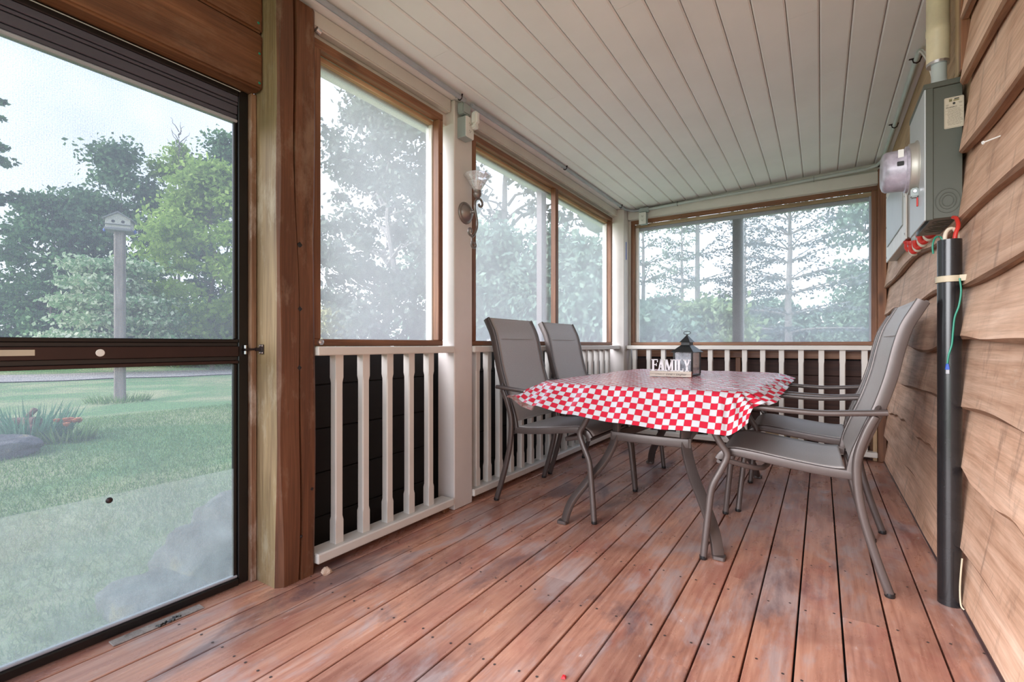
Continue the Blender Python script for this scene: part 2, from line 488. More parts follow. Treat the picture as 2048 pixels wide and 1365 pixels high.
def m_cloth():
    m, nt, b = nmat('red_white_check_vinyl')
    uv = nt.nodes.new('ShaderNodeUVMap')
    ck = nt.nodes.new('ShaderNodeTexChecker')
    ck.inputs['Scale'].default_value = 1.0
    ck.inputs['Color1'].default_value = (0.54, 0.54, 0.57, 1)
    ck.inputs['Color2'].default_value = (0.52, 0.012, 0.038, 1)
    nt.links.new(uv.outputs[0], ck.inputs['Vector'])
    sep = nt.nodes.new('ShaderNodeSeparateXYZ'); nt.links.new(uv.outputs[0], sep.inputs[0])
    lines = None
    for ax in ('X', 'Y'):
        fr = math_(nt, 'FRACT', sep.outputs[ax])
        d = math_(nt, 'ABSOLUTE', math_(nt, 'SUBTRACT', fr, 0.5))
        l = math_(nt, 'GREATER_THAN', d, 0.472)
        lines = l if lines is None else math_(nt, 'MAXIMUM', lines, l)
    c = mixc(nt, math_(nt, 'MULTIPLY', lines, 0.65), ck.outputs['Color'], (0.28, 0.10, 0.10))
    geo = nt.nodes.new('ShaderNodeNewGeometry')
    c = mixc(nt, math_(nt, 'MULTIPLY', geo.outputs['Backfacing'], 0.6), c, (0.74, 0.66, 0.68))
    nt.links.new(c, b.inputs['Base Color'])
    b.inputs['Roughness'].default_value = 0.27
    return m
M['cloth'] = m_cloth()

def m_screen(name, fac, tint, glow=0.55, weave=0.0):
    """woven insect screen: mostly open, the threads scatter light both ways"""
    m = bpy.data.materials.new(name); m.use_nodes = True
    nt = m.node_tree; nt.nodes.clear()
    out = nt.nodes.new('ShaderNodeOutputMaterial')
    tr = nt.nodes.new('ShaderNodeBsdfTransparent')
    df = nt.nodes.new('ShaderNodeBsdfDiffuse'); df.inputs['Color'].default_value = (*tint, 1)
    tl = nt.nodes.new('ShaderNodeBsdfTranslucent'); tl.inputs['Color'].default_value = (*tint, 1)
    m1 = nt.nodes.new('ShaderNodeMixShader'); m1.inputs[0].default_value = glow
    nt.links.new(df.outputs[0], m1.inputs[1]); nt.links.new(tl.outputs[0], m1.inputs[2])
    m2 = nt.nodes.new('ShaderNodeMixShader')
    v = coords(nt)
    n = noise(nt, v, 320, 2, 0.8)
    n2 = noise(nt, v, 2.5, 3, 0.6)
    f = math_(nt, 'ADD', math_(nt, 'MULTIPLY', n, fac * 0.9), math_(nt, 'MULTIPLY', n2, fac * 0.5))
    f = math_(nt, 'ADD', f, fac * 0.3)
    if weave:
        wv = nt.nodes.new('ShaderNodeTexWave'); wv.bands_direction = 'Y'; wv.inputs['Scale'].default_value = 55
        nt.links.new(v, wv.inputs['Vector'])
        f = math_(nt, 'ADD', f, math_(nt, 'MULTIPLY', wv.outputs['Fac'], weave))
    f = math_(nt, 'MINIMUM', f, 0.95)
    nt.links.new(f, m2.inputs[0])
    nt.links.new(tr.outputs[0], m2.inputs[1]); nt.links.new(m1.outputs[0], m2.inputs[2])
    nt.links.new(m2.outputs[0], out.inputs[0])
    return m
M['screen'] = m_screen('window_screen_mesh', 0.42, (0.86, 0.87, 0.92), 0.55)
M['screen_door'] = m_screen('door_screen_mesh', 0.62, (0.17, 0.185, 0.225), 0.5, 0.03)

def m_plexi():
    m = bpy.data.materials.new('scuffed_plexiglass'); m.use_nodes = True
    nt = m.node_tree; nt.nodes.clear()
    out = nt.nodes.new('ShaderNodeOutputMaterial')
    tr = nt.nodes.new('ShaderNodeBsdfTransparent'); tr.inputs['Color'].default_value = (0.93, 0.97, 0.95, 1)
    gl = nt.nodes.new('ShaderNodeBsdfGlossy'); gl.inputs['Roughness'].default_value = 0.12
    tl = nt.nodes.new('ShaderNodeBsdfTranslucent'); tl.inputs['Color'].default_value = (0.80, 0.86, 0.86, 1)
    n = noise(nt, coords(nt), 14, 8, 0.8)
    f = ramp(nt, n, [(0.3, (0.10, 0.10, 0.10)), (0.75, (0.26, 0.26, 0.26))])
    a = nt.nodes.new('ShaderNodeMixShader'); nt.links.new(f, a.inputs[0])
    nt.links.new(tr.outputs[0], a.inputs[1]); nt.links.new(tl.outputs[0], a.inputs[2])
    c = nt.nodes.new('ShaderNodeMixShader'); c.inputs[0].default_value = 0.06
    nt.links.new(a.outputs[0], c.inputs[1]); nt.links.new(gl.outputs[0], c.inputs[2])
    nt.links.new(c.outputs[0], out.inputs[0])
    return m
M['plexi'] = m_plexi()

def m_glass(name, tint, rough=0.05, body=0.25):
    m = bpy.data.materials.new(name); m.use_nodes = True
    nt = m.node_tree; nt.nodes.clear()
    out = nt.nodes.new('ShaderNodeOutputMaterial')
    tr = nt.nodes.new('ShaderNodeBsdfTransparent'); tr.inputs['Color'].default_value = (*tint, 1)
    gl = nt.nodes.new('ShaderNodeBsdfGlossy'); gl.inputs['Roughness'].default_value = rough
    df = nt.nodes.new('ShaderNodeBsdfDiffuse'); df.inputs['Color'].default_value = (*tint, 1)
    lw = nt.nodes.new('ShaderNodeLayerWeight'); lw.inputs[0].default_value = 0.35
    f = math_(nt, 'MULTIPLY', lw.outputs['Facing'], 0.7)
    f = math_(nt, 'ADD', f, 0.06)
    n = noise(nt, coords(nt), 40, 3)
    a = nt.nodes.new('ShaderNodeMixShader')
    nt.links.new(math_(nt, 'MULTIPLY', n, body * 2), a.inputs[0])
    nt.links.new(tr.outputs[0], a.inputs[1]); nt.links.new(df.outputs[0], a.inputs[2])
    c = nt.nodes.new('ShaderNodeMixShader'); nt.links.new(f, c.inputs[0])
    nt.links.new(a.outputs[0], c.inputs[1]); nt.links.new(gl.outputs[0], c.inputs[2])
    nt.links.new(c.outputs[0], out.inputs[0])
    return m
M['glass'] = m_glass('ribbed_clear_glass', (0.97, 0.97, 0.98), 0.08, 0.26)
M['meter_glass'] = m_glass('meter_dome_plastic', (0.74, 0.69, 0.80), 0.35, 0.4)
M['lantern_glass'] = m_glass('lantern_pane', (0.86, 0.88, 0.92), 0.05, 0.3)

def m_foliage(name, stops, trans=0.3):
    m = bpy.data.materials.new(name); m.use_nodes = True
    nt = m.node_tree; nt.nodes.clear()
    out = nt.nodes.new('ShaderNodeOutputMaterial')
    geo = nt.nodes.new('ShaderNodeNewGeometry')
    n = noise(nt, coords(nt), 0.9, 3)
    f = math_(nt, 'ADD', math_(nt, 'MULTIPLY', geo.outputs['Random Per Island'], 0.6), math_(nt, 'MULTIPLY', n, 0.5))
    c = ramp(nt, f, stops)
    df = nt.nodes.new('ShaderNodeBsdfDiffuse'); tl = nt.nodes.new('ShaderNodeBsdfTranslucent')
    nt.links.new(c, df.inputs[0]); nt.links.new(c, tl.inputs[0])
    a = nt.nodes.new('ShaderNodeMixShader'); a.inputs[0].default_value = trans
    nt.links.new(df.outputs[0], a.inputs[1]); nt.links.new(tl.outputs[0], a.inputs[2])
    nt.links.new(a.outputs[0], out.inputs[0])
    return m
M['leaf_dark'] = m_foliage('dark_green_leaves', [(0.2, (0.06, 0.13, 0.065)), (0.6, (0.125, 0.24, 0.11)), (0.9, (0.22, 0.37, 0.16))])
M['leaf_maple'] = m_foliage('yellow_green_leaves', [(0.2, (0.18, 0.30, 0.06)), (0.6, (0.36, 0.52, 0.12)), (0.9, (0.55, 0.68, 0.22))], 0.4)
M['leaf_bloom'] = m_foliage('white_flowering_leaves', [(0.2, (0.14, 0.30, 0.12)), (0.5, (0.32, 0.48, 0.26)), (0.80, (0.85, 0.88, 0.68))], 0.35)
M['leaf_grey'] = m_foliage('grey_green_leaves', [(0.2, (0.075, 0.085, 0.075)), (0.6, (0.13, 0.15, 0.125)), (0.9, (0.20, 0.23, 0.18))])
M['leaf_cedar'] = m_foliage('cedar_green_sprays', [(0.2, (0.085, 0.135, 0.105)), (0.6, (0.15, 0.22, 0.165)), (0.9, (0.25, 0.33, 0.23))])
M['needle'] = m_foliage('spruce_needles', [(0.2, (0.055, 0.065, 0.070)), (0.6, (0.10, 0.118, 0.125)), (0.9, (0.19, 0.215, 0.21))], 0.2)
M['needle_green'] = m_foliage('green_spruce_needles', [(0.2, (0.075, 0.10, 0.080)), (0.6, (0.14, 0.185, 0.14)), (0.9, (0.26, 0.33, 0.22))], 0.25)
M['leaf_bush'] = m_foliage('light_bush_leaves', [(0.2, (0.13, 0.19, 0.10)), (0.6, (0.23, 0.30, 0.16)), (0.9, (0.36, 0.42, 0.24))], 0.35)
M['leaf_pale'] = m_foliage('pale_yellow_leaves', [(0.2, (0.26, 0.26, 0.13)), (0.6, (0.42, 0.40, 0.22)), (0.9, (0.56, 0.54, 0.32))], 0.35)
M['blade'] = m_foliage('grass_blades', [(0.2, (0.10, 0.21, 0.08)), (0.6, (0.20, 0.35, 0.13)), (0.9, (0.38, 0.46, 0.22))], 0.3)
M['iris'] = m_foliage('iris_leaves', [(0.2, (0.09, 0.22, 0.13)), (0.6, (0.17, 0.36, 0.22)), (0.9, (0.34, 0.50, 0.36))], 0.3)

def m_lawn():
    m, nt, b = nmat('mown_lawn')
    v = coords(nt)
    a = noise(nt, v, 0.35, 4, 0.6, 0.4)
    f = noise(nt, v, 14, 8, 0.75)
    c = ramp(nt, f, [(0.3, (0.095, 0.20, 0.075)), (0.6, (0.18, 0.33, 0.125)), (0.8, (0.29, 0.42, 0.19))])
    dry = ramp(nt, a, [(0.46, (0, 0, 0)), (0.62, (0.8, 0.8, 0.8))])
    c = mixc(nt, dry, c, mixc(nt, f, (0.30, 0.34, 0.15), (0.56, 0.50, 0.30)))
    nt.links.new(c, b.inputs['Base Color'])
    b.inputs['Roughness'].default_value = 0.95
    bump(nt, b, f, 0.5, 0.03)
    return m
M['lawn'] = m_lawn()

def m_rock():
    m, nt, b = nmat('lichen_rock')
    v = coords(nt)
    a = noise(nt, v, 5, 8, 0.7)
    c = ramp(nt, a, [(0.3, (0.07, 0.07, 0.07)), (0.55, (0.17, 0.165, 0.165)), (0.75, (0.30, 0.295, 0.29))])
    l = noise(nt, v, 3, 3)
    c = mixc(nt, ramp(nt, l, [(0.6, (0, 0, 0)), (0.68, (0.5, 0.5, 0.5))]), c, (0.52, 0.40, 0.16))
    nt.links.new(c, b.inputs['Base Color']); b.inputs['Roughness'].default_value = 0.9
    bump(nt, b, a, 1.0, 0.06)
    return m
M['rock'] = m_rock()

# ------------------------------------------------------------------ structure: floor, ceiling
Y0, Y1 = -0.75, 4.74            # porch runs from behind the camera to the back screen
XR = 0.44                      # face of the house wall
def ceil_z(x): return 2.3487 + 0.037 * x

floor = bx('floor', -1.92, 0.50, Y0, Y1 + 0.1, -0.20, -0.035, M['black_gap'], bevel=0)
tag(floor, kind='structure')
rb = random.Random(3)
joints_fixed = {3: [1.24], 8: [1.66], 11: [1.02], 13: [2.05, 3.6], 16: [1.95], 17: [2.6]}
for k in range(19):
    xa = -1.918 + 0.1235 * k + 0.003
    xb = xa + 0.1235 - 0.006
    cuts = joints_fixed.get(k, [rb.uniform(0.2, 4.2)])
    ys = [Y0] + cuts + [Y1]
    zt = rb.uniform(-0.0012, 0.0)
    for ya, yb in zip(ys[:-1], ys[1:]):
        o = bx('floor_board', xa, xb, ya + 0.0004, yb - 0.0004, -0.030, zt, M['deck'], floor, bevel=0)
        bm = bmesh.new(); bm.from_mesh(o.data)
        bmesh.ops.bevel(bm, geom=[e for e in bm.edges if abs(e.verts[0].co.y - e.verts[1].co.y) > 0.05 and e.verts[0].co.z > -0.01], offset=0.002, segments=1, affect='EDGES')
        bm.to_mesh(o.data); bm.free()
scr = MB()
for k in range(19):
    xc = -1.918 + 0.1235 * (k + 0.5)
    y = -1.3
    while y < 4.7:
        for s in (-0.036, 0.036):
            cx_, cy_ = xc + s + rb.uniform(-.006, .006), y + rb.uniform(-.02, .02)
            n0 = [(cx_ + 0.0042 * math.cos(a * math.pi / 4), cy_ + 0.0042 * math.sin(a * math.pi / 4), 0.0004) for a in range(8)]
            scr.add(n0, [tuple(range(8))])
        y += 0.405
tag(scr.build('deck_screws', M['screw'], floor), kind='stuff')
# replaced patch of decking with a rotten knot by the door
pt = bx('patch_board', -1.842, -1.802, 0.545, 0.80, 0.0006, 0.004, M['grey_wood'], floor, bevel=0.002)
kn = MB()
for i in range(7):
    a0 = i * 0.9
    kn.tube([(-1.812 + 0.010 * math.sin(a0), 0.66 + i * 0.010, 0.0045), (-1.805 + 0.008 * math.cos(a0 * 2), 0.668 + i * 0.010, 0.0055)], 0.0035, 5)
kn.build('knot_hole', M['black'], pt)
trim_r = bx('baseboard_right', 0.408, XR + 0.01, Y0, Y1 - 0.02, 0.0, 0.014, M['base_trim'], bevel=0.004)
tag(trim_r, kind='structure')

ceiling = MB()
ceiling.add([(-1.93, Y0, ceil_z(-1.93) + 0.016), (0.5, Y0, ceil_z(0.5) + 0.016), (0.5, Y1 + .2, ceil_z(0.5) + 0.016), (-1.93, Y1 + .2, ceil_z(-1.93) + 0.016),
             (-1.93, Y0, ceil_z(-1.93) + 0.12), (0.5, Y0, ceil_z(0.5) + 0.12), (0.5, Y1 + .2, ceil_z(0.5) + 0.12), (-1.93, Y1 + .2, ceil_z(-1.93) + 0.12)],
            [(0, 3, 2, 1), (4, 5, 6, 7), (0, 1, 5, 4), (1, 2, 6, 5), (2, 3, 7, 6), (3, 0, 4, 7)])
ceiling = tag(ceiling.build('ceiling', M['groove']), kind='structure')
cj = {-11: [2.35], -10: [3.9], -9: [2.9], -8: [1.3, 3.6], -7: [4.0], -6: [1.9, 3.8], -5: [1.27, 4.1], -4: [3.2], -3: [1.7, 4.2], -2: [2.0], -1: [2.4], 0: [3.0], 1: [1.2], 2: [2.2], 3: [3.6]}
for k in range(-15, 4):
    xa = -0.006 + 0.12 * k; xb = xa + 0.12
    xa += 0.0015; xb -= 0.0015
    xa = max(xa, -1.93); xb = min(xb, 0.46)
    ys = [Y0] + cj.get(k, [rb.uniform(0.5, 4)]) + [Y1]
    for ya, yb in zip(ys[:-1], ys[1:]):
        ya += 0.0005; yb -= 0.0005
        t = 0.016
        mb = MB().add([(xa, ya, ceil_z(xa)), (xb, ya, ceil_z(xb)), (xb, yb, ceil_z(xb)), (xa, yb, ceil_z(xa)),
                       (xa, ya, ceil_z(xa) + t), (xb, ya, ceil_z(xb) + t), (xb, yb, ceil_z(xb) + t), (xa, yb, ceil_z(xa) + t)],
                      [(0, 3, 2, 1), (4, 5, 6, 7), (0, 1, 5, 4), (1, 2, 6, 5), (2, 3, 7, 6), (3, 0, 4, 7)])
        # V edges along the board only
        me_o = mb.build('ceiling_board', M['ceiling'], ceiling)
        bm = bmesh.new(); bm.from_mesh(me_o.data)
        es = [e for e in bm.edges if abs(e.verts[0].co.y - e.verts[1].co.y) > 0.05 and max(v.co.z for v in e.verts) < ceil_z(xb) + 0.008]
        bmesh.ops.bevel(bm, geom=es, offset=0.006, segments=1, affect='EDGES')
        bm.to_mesh(me_o.data); bm.free()

# ------------------------------------------------------------------ house wall with live-edge siding
wall_r = bx('wall_right', XR + 0.022, 0.62, Y0, Y1 + 0.02, -0.20, ceil_z(0.5) + 0.02, M['black_gap'], bevel=0)
tag(wall_r, kind='structure')
EDGES = [-0.03, 0.208, 0.454, 0.693, 0.915, 1.139, 1.368, 1.60, 1.835, 2.06, 2.29, 2.42]
def wave(i, y):
    s = i * 13.7
    a = 0.010 * math.sin(y * 2.1 + s) + 0.007 * math.sin(y * 5.3 + s * 2.1)
    if i in (2, 4, 5, 6): a += 0.010 * math.sin(y * 3.7 + s * 0.7)
    if i == 2: a += 0.008 * math.sin(y * 11 + 1.3) + 0.005 * math.sin(y * 23)
    if i == 4 and 2.0 < y < 3.6: a += 0.014 * math.sin((y - 2.0) * 3.9)
    if i >= 7: a *= 1.3
    if i == 0: a = 0
    return a
for i in range(len(EDGES) - 1):
    yend = Y1 - 0.015 if i <= 6 else 2.285
    ys = np.arange(Y0, yend, 0.045).tolist() + [yend]
    vs_, fs_ = [], []
    for j, y in enumerate(ys):
        zb = EDGES[i] + wave(i, y)
        zt = EDGES[i + 1] + wave(i + 1, y) + 0.03
        if i + 1 == len(EDGES) - 1: zt = 2.40
        thick = 0.024 + 0.004 * math.sin(y * 4 + i)
        xo = 0.002 * math.sin(y * 1.3 + i * 2)
        xb_ = XR - (0.032 if i < 5 else 0.026) + xo
        zt = min(zt, ceil_z(0.45))
        eb = 0.010 + 0.004 * math.sin(y * 9 + i * 3)
        vs_ += [(xb_, y, zb + eb), (XR + 0.008 + xo * .4, y, zt), (XR + 0.020, y, zt), (xb_ + thick, y, zb), (xb_ + 0.006, y, zb)]
    m_ = 5
    for j in range(len(ys) - 1):
        for q in range(m_):
            r_ = (q + 1) % m_
            fs_.append((j * m_ + q, j * m_ + r_, (j + 1) * m_ + r_, (j + 1) * m_ + q))
    fs_.append(tuple(range(m_))); fs_.append(tuple((len(ys) - 1) * m_ + q for q in range(m_ - 1, -1, -1)))
    so_ = MB().add(vs_, fs_).build('siding_board', [M['siding'], M['bark_lap_shade']], wall_r)
    nq = (len(ys) - 1) * m_
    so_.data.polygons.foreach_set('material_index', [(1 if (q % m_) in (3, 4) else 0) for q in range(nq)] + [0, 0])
# smooth sheathing boards behind the electrical gear
for a_, b_ in ((1.62, 1.80), (1.803, 1.99), (1.993, 2.18), (2.183, 2.37)):
    bx('sheathing_board', XR + 0.004, XR + 0.022, 2.29, Y1 - 0.015, a_, min(b_, ceil_z(0.44)), M['bare_y'], wall_r, bevel=0.002)
bx('corner_batten', XR - 0.015, XR + 0.004, 2.33, 2.42, 1.92, ceil_z(0.42) - 0.002, M['bare_z'], wall_r)
bx('corner_batten', XR - 0.022, XR + 0.004, 2.288, 2.318, 1.90, ceil_z(0.42) - 0.002, M['frame_z'], wall_r)
tag(MB().tube([(0.445, 1.93, 1.530), (0.398, 1.915, 1.512)], 0.0022, 8).tube([(0.399, 1.9153, 1.5124), (0.396, 1.9145, 1.5112)], 0.005, 8).build('nail', M['plastic_white']),
    'white nail sticking out of the upper siding near the label', 'nail')

# ------------------------------------------------------------------ left wall: posts, fascia, skirt
wall_l = bx('wall_left', -1.93, -1.875, 1.17, 4.76, -0.20, 0.91, M['black_gap'], bevel=0)
tag(wall_l, kind='structure')
for a_, b_ in ((-0.05, 0.155), (0.160, 0.35), (0.354, 0.545), (0.549, 0.74), (0.744, 0.90)):
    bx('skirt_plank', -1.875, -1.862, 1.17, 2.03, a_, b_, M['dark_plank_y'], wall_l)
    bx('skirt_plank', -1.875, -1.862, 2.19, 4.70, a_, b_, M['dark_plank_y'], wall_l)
bx('fascia', -1.93, -1.765, 1.166, 4.76, 2.150, ceil_z(-1.85) + 0.016, M['white'], wall_l)
bx('fascia_cap', -1.765, -1.722, 1.168, 2.024, 2.214, ceil_z(-1.74) - 0.001, M['white'], wall_l, bevel=0.006, seg=2)
bx('fascia_cap', -1.765, -1.722, 2.194, 4.60, 2.214, ceil_z(-1.74) - 0.001, M['white'], wall_l, bevel=0.006, seg=2)

# timber post with a drying crack
def timber_post():
    zs = np.linspace(0.0, 2.262, 30)
    mb = MB(); n = None
    vs_ = []
    for i, z in enumerate(zs):
        cy = 1.088 + 0.010 * math.sin(z * 2.2 + 0.4) + 0.004 * math.sin(z * 7.0) - 0.004 * (z - 1)
        w = 0.0035 + 0.0022 * math.sin(z * 3.1 + 1) + (0.002 if z > 1.6 else 0)
        e = 0.003 * math.sin(z * 5 + 2) + (0.010 * max(0, math.sin(z * 1.7 + 0.6)) if z > 1.3 else 0)
        ch = 0.010 + (0.014 * max(0, 0.5 - z) / 0.5) + 0.003 * math.sin(z * 9)
        xf = -1.702 + 0.002 * math.sin(z * 3)
        poly = [(-1.868, 1.008), (xf - ch, 1.008 + 0.001 * math.sin(z * 8)), (xf, 1.008 + ch), (xf, cy - w), (xf - 0.030, cy), (xf, cy + w),
                (xf, 1.164 - e - 0.008), (xf - 0.008, 1.166 - e), (-1.868, 1.166)]
        n = len(poly)
        vs_ += [(x, y, z) for x, y in poly]
    fs_ = []; mi = []
    for i in range(len(zs) - 1):
        for q in range(n):
            r_ = (q + 1) % n
            fs_.append((i * n + q, i * n + r_, (i + 1) * n + r_, (i + 1) * n + q))
            mi.append(1 if q == 0 else 0)
    fs_.append(tuple(range(n - 1, -1, -1))); fs_.append(tuple((len(zs) - 1) * n + q for q in range(n))); mi += [0, 0]
    mb.add(vs_, fs_)
    o = mb.build('post_body', [M['timber'], M['timber_worn']], None)
    o.data.polygons.foreach_set('material_index', mi)
    return o
tp = empty('timber_post', (0, 0, 0), label='thick orange-brown timber post with a long crack beside the screen door', cat='post')
body = timber_post(); body.parent = tp
for z, y, r_ in ((1.31, 1.096, .010), (1.06, 1.097, .009), (0.83, 1.094, .010), (0.345, 1.148, .011), (0.17, 1.102, .006)):
    MB().lathe([(0, .0012), (r_ * .5, .0014), (r_ * .9, .0006), (r_, -.002)], (-1.7015, y, z), (1, 0, 0), 14,
               wob=lambda k, i: 1 + .18 * math.sin(k * 1.7 + i)).build('knot', M['black'], tp, smooth=True)
MB().tube([(-1.70, 1.166, 2.19), (-1.70, 1.185, 2.185)], 0.012, 10, up=(1, 0, 0)).build('bracket', M['chrome'], tp)

# cream posts
wp = tag(bx('porch_post', -1.826, -1.704, 2.028, 2.190, 0.0, ceil_z(-1.77) - 0.002, M['white_post'], bevel=0.004), 'cream painted post carrying the wall sconce', 'post')
cp = tag(bx('corner_post', -1.80, -1.652, 4.585, 4.722, 0.0, ceil_z(-1.75) - 0.002, M['white_post'], bevel=0.004), 'cream painted corner post where the two screen walls meet', 'post')
bx('blue_sticker', -1.6525, -1.6505, 4.640, 4.658, 1.78, 1.96, M['tape'], cp, bevel=0)['label'] = 'narrow blue label strip'

# ------------------------------------------------------------------ railings
def baluster_mesh(z0, z1, w=0.040):
    h = w / 2
    lv = [(z0, h, .0012), (z0 + .095, h, .0012), (z0 + .112, h - .0012, .0048), (z1 - .116, h - .0012, .0048), (z1 - .095, h, .0012), (z1, h, .0012)]
    vs_ = []
    for z, q, c in lv:
        for sx, sy in ((1, 1), (-1, 1), (-1, -1), (1, -1)):
            p = [(sx * q, sy * (q - c), z), (sx * (q - c), sy * q, z)]
            if sx * sy < 0: p.reverse()
            vs_ += p
    fs_ = []
    for i in range(len(lv) - 1):
        for q in range(8):
            r_ = (q + 1) % 8
            fs_.append((i * 8 + q, i * 8 + r_, (i + 1) * 8 + r_, (i + 1) * 8 + q))
    fs_.append(tuple(range(7, -1, -1))); fs_.append(tuple(40 + q for q in range(8)))
    return MB().add(vs_, fs_)
bal_src = baluster_mesh(0.0, 0.800).build('baluster', M['white'])
bal_me = bal_src.data
bpy.data.objects.remove(bal_src, do_unlink=True)
def baluster(x, y, parent):
    o = bpy.data.objects.new('baluster', bal_me); col.objects.link(o)
    o.location = (x, y, 0.0755); o.parent = parent
    return o
def railing_y(label, y0, y1, ys, endcap=0.0):
    r_ = empty('railing', (0, 0, 0), label=label, cat='railing')
    bx('top_rail', -1.775, -1.688, y0, y1, 0.876, 0.913, M['white'], r_, bevel=0.004)
    bx('bottom_rail', -1.782, -1.690, y0, y1, 0.034, 0.075, M['white'], r_, bevel=0.005)
    for y in ys: baluster(-1.738, y, r_)
    bx('rail_block', -1.755, -1.715, y1 - 0.055, y1 - 0.015, 0.0, 0.034, M['frame_z'], r_)
    return r_
railing_y('cream railing with five balusters beside the timber post', 1.168, 2.012, [1.291 + 0.142 * k for k in range(5)])
ys2 = [2.267, 2.385] + [2.51 + 0.1325 * k for k in range(15)]
railing_y('long cream railing behind the two chairs on the left', 2.192, 4.58, [y for y in ys2 if y < 4.55])
rl_b = empty('railing', (0, 0, 0), label='cream railing along the back screen wall behind the table', cat='railing')
bx('top_rail', -1.650, 0.372, 4.640, 4.725, 0.876, 0.913, M['white'], rl_b, bevel=0.004)
bx('bottom_rail', -1.650, 0.372, 4.645, 4.735, 0.034, 0.075, M['white'], rl_b, bevel=0.005)
for k in range(14): baluster(-1.576 + 0.1435 * k, 4.690, rl_b)

# ------------------------------------------------------------------ back wall
wall_b = bx('wall_back', -1.80, 0.47, 4.90, 4.96, -0.20, 0.91, M['black_gap'], bevel=0)
tag(wall_b, kind='structure')
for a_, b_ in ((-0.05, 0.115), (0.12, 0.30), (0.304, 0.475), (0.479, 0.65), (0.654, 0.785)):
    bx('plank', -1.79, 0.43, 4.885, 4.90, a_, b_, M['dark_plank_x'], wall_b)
bx('cross_rail', -1.70, 0.40, 4.80, 4.845, 0.80, 0.868, M['frame_x'], wall_b)
bx('cross_rail', -1.70, 0.40, 4.80, 4.845, 0.10, 0.14, M['bare_x'], wall_b)
for x in (-1.68, -0.64, 0.35):
    bx('stud', x - 0.02, x + 0.02, 4.79, 4.835, 0.0, 0.80, M['frame_z'], wall_b)
bx('side_board', 0.345, 0.372, 4.70, 4.74, 0.0, 0.875, M['bare_z'], wall_b)
bx('side_board', 0.374, 0.428, 4.68, 4.74, 0.0, 2.30, M['frame_z'], wall_b)
bx('corner_fill', 0.374, 0.56, 4.741, 4.80, 0.0, ceil_z(0.44) + 0.03, M['frame_z'], wall_b)
bx('top_fill', -1.80, 0.56, 4.741, 4.80, 2.28, ceil_z(-1.8) + 0.13, M['white'], wall_b)
bx('fascia', -1.70, 0.44, 4.735, 4.79, 2.185, 2.33, M['white'], wall_b)
bx('corner_fill', -1.80, -1.633, 4.735, 4.79, 0.0, 2.30, M['white'], wall_b)
bx('fascia_cap', -1.65, 0.42, 4.690, 4.735, 2.190, 2.285, M['white'], wall_b, bevel=0.005, seg=2)

# ------------------------------------------------------------------ screened windows
def quad(name, pts, m, parent):
    return MB().add(pts, [(0, 1, 2, 3)]).build(name, m, parent, fix=False)
def window_left(n, y0, y1, mull=()):
    w = empty('window_%d' % n, (0, 0, 0), kind='structure')
    z0, z1 = 0.914, 2.172
    F = M['frame_y']; fw = 0.036
    xi, xo = -1.722, -1.765
    bx('frame_sill', xo, xi, y0, y1, z0, z0 + 0.030, F, w)
    bx('frame_head', xo, xi, y0, y1, z1 - fw, z1, F, w)
    for a_ in (y0, y1 - fw):
        bx('frame_jamb', xo, xi, a_, a_ + fw, z0 + 0.030, z1 - fw, M['frame_z'], w)
    bx('inner_head', xo - 0.045, xo, y0 + 0.01, y1 - 0.01, z1 - fw - 0.022, z1 - fw, M['bare_y'], w)
    bx('inner_strip', xo - 0.050, xo - 0.030, y0 + 0.01, y1 - 0.01, z1 - fw - 0.034, z1 - fw - 0.022, M['conduit'], w)
    for a_ in (y0 + 0.002, y1 - fw - 0.008):
        bx('inner_jamb', xo - 0.045, xo, a_, a_ + fw, z0 + 0.030, z1 - fw - 0.022, M['white'], w)
    edges = [y0 + fw]
    for ym in mull:
        bx('mullion', xo, xi, ym - 0.024, ym + 0.024, z0 + 0.03, z1 - fw, M['frame_z'], w)
        bx('outer_mullion', xo - 0.10, xo - 0.05, ym - 0.075, ym - 0.005, z0, z1 - 0.04, M['bronze'], w)
    quad('screen_mesh', [(xo - 0.022, y0 + .01, z0 + .02), (xo - 0.022, y1 - .01, z0 + .02), (xo - 0.022, y1 - .01, z1 - fw - .02), (xo - 0.022, y0 + .01, z1 - fw - .02)], M['screen'], w)
    for zz in np.arange(z0 + .2, z1 - .1, .42):
        MB().lathe([(0, .001), (.004, .001), (.0045, 0)], (xi, y1 - fw / 2, zz), (1, 0, 0), 8).build('screw', M['screw'], w)
    return w
w1 = window_left(1, 1.168, 1.956)
MB().lathe([(0, .012), (.006, .012), (.012, .009), (.013, 0)], (-1.722, 1.200, 0.931), (1, 0, 0), 14).build('turn_button', M['chrome'], w1)
w2 = window_left(2, 2.215, 4.455, (3.285,))
hk = MB().tube(catmull([(-1.785, 4.43, 1.70), (-1.795, 4.40, 1.735), (-1.80, 4.35, 1.735), (-1.80, 4.31, 1.69), (-1.80, 4.28, 1.65), (-1.80, 4.25, 1.64), (-1.80, 4.235, 1.665)], 5), 0.0022, 6).build('wire_hook', M['dark_metal'])
tag(hk, 'thin wire hook hanging inside the far left screen', 'hook')
w3 = empty('window_3', (0, 0, 0), kind='structure')
bx('frame_sill', -1.632, 0.376, 4.735, 4.775, 0.914, 0.945, M['frame_x'], w3)
bx('frame_head', -1.632, 0.376, 4.735, 4.775, 2.150, 2.188, M['frame_x'], w3)
bx('frame_jamb', -1.632, -1.596, 4.735, 4.775, 0.945, 2.150, M['frame_z'], w3)
bx('frame_jamb', 0.338, 0.374, 4.735, 4.775, 0.945, 2.150, M['frame_z'], w3)
bx('inner_head', -1.62, 0.36, 4.775, 4.82, 2.118, 2.150, M['bare_x'], w3)
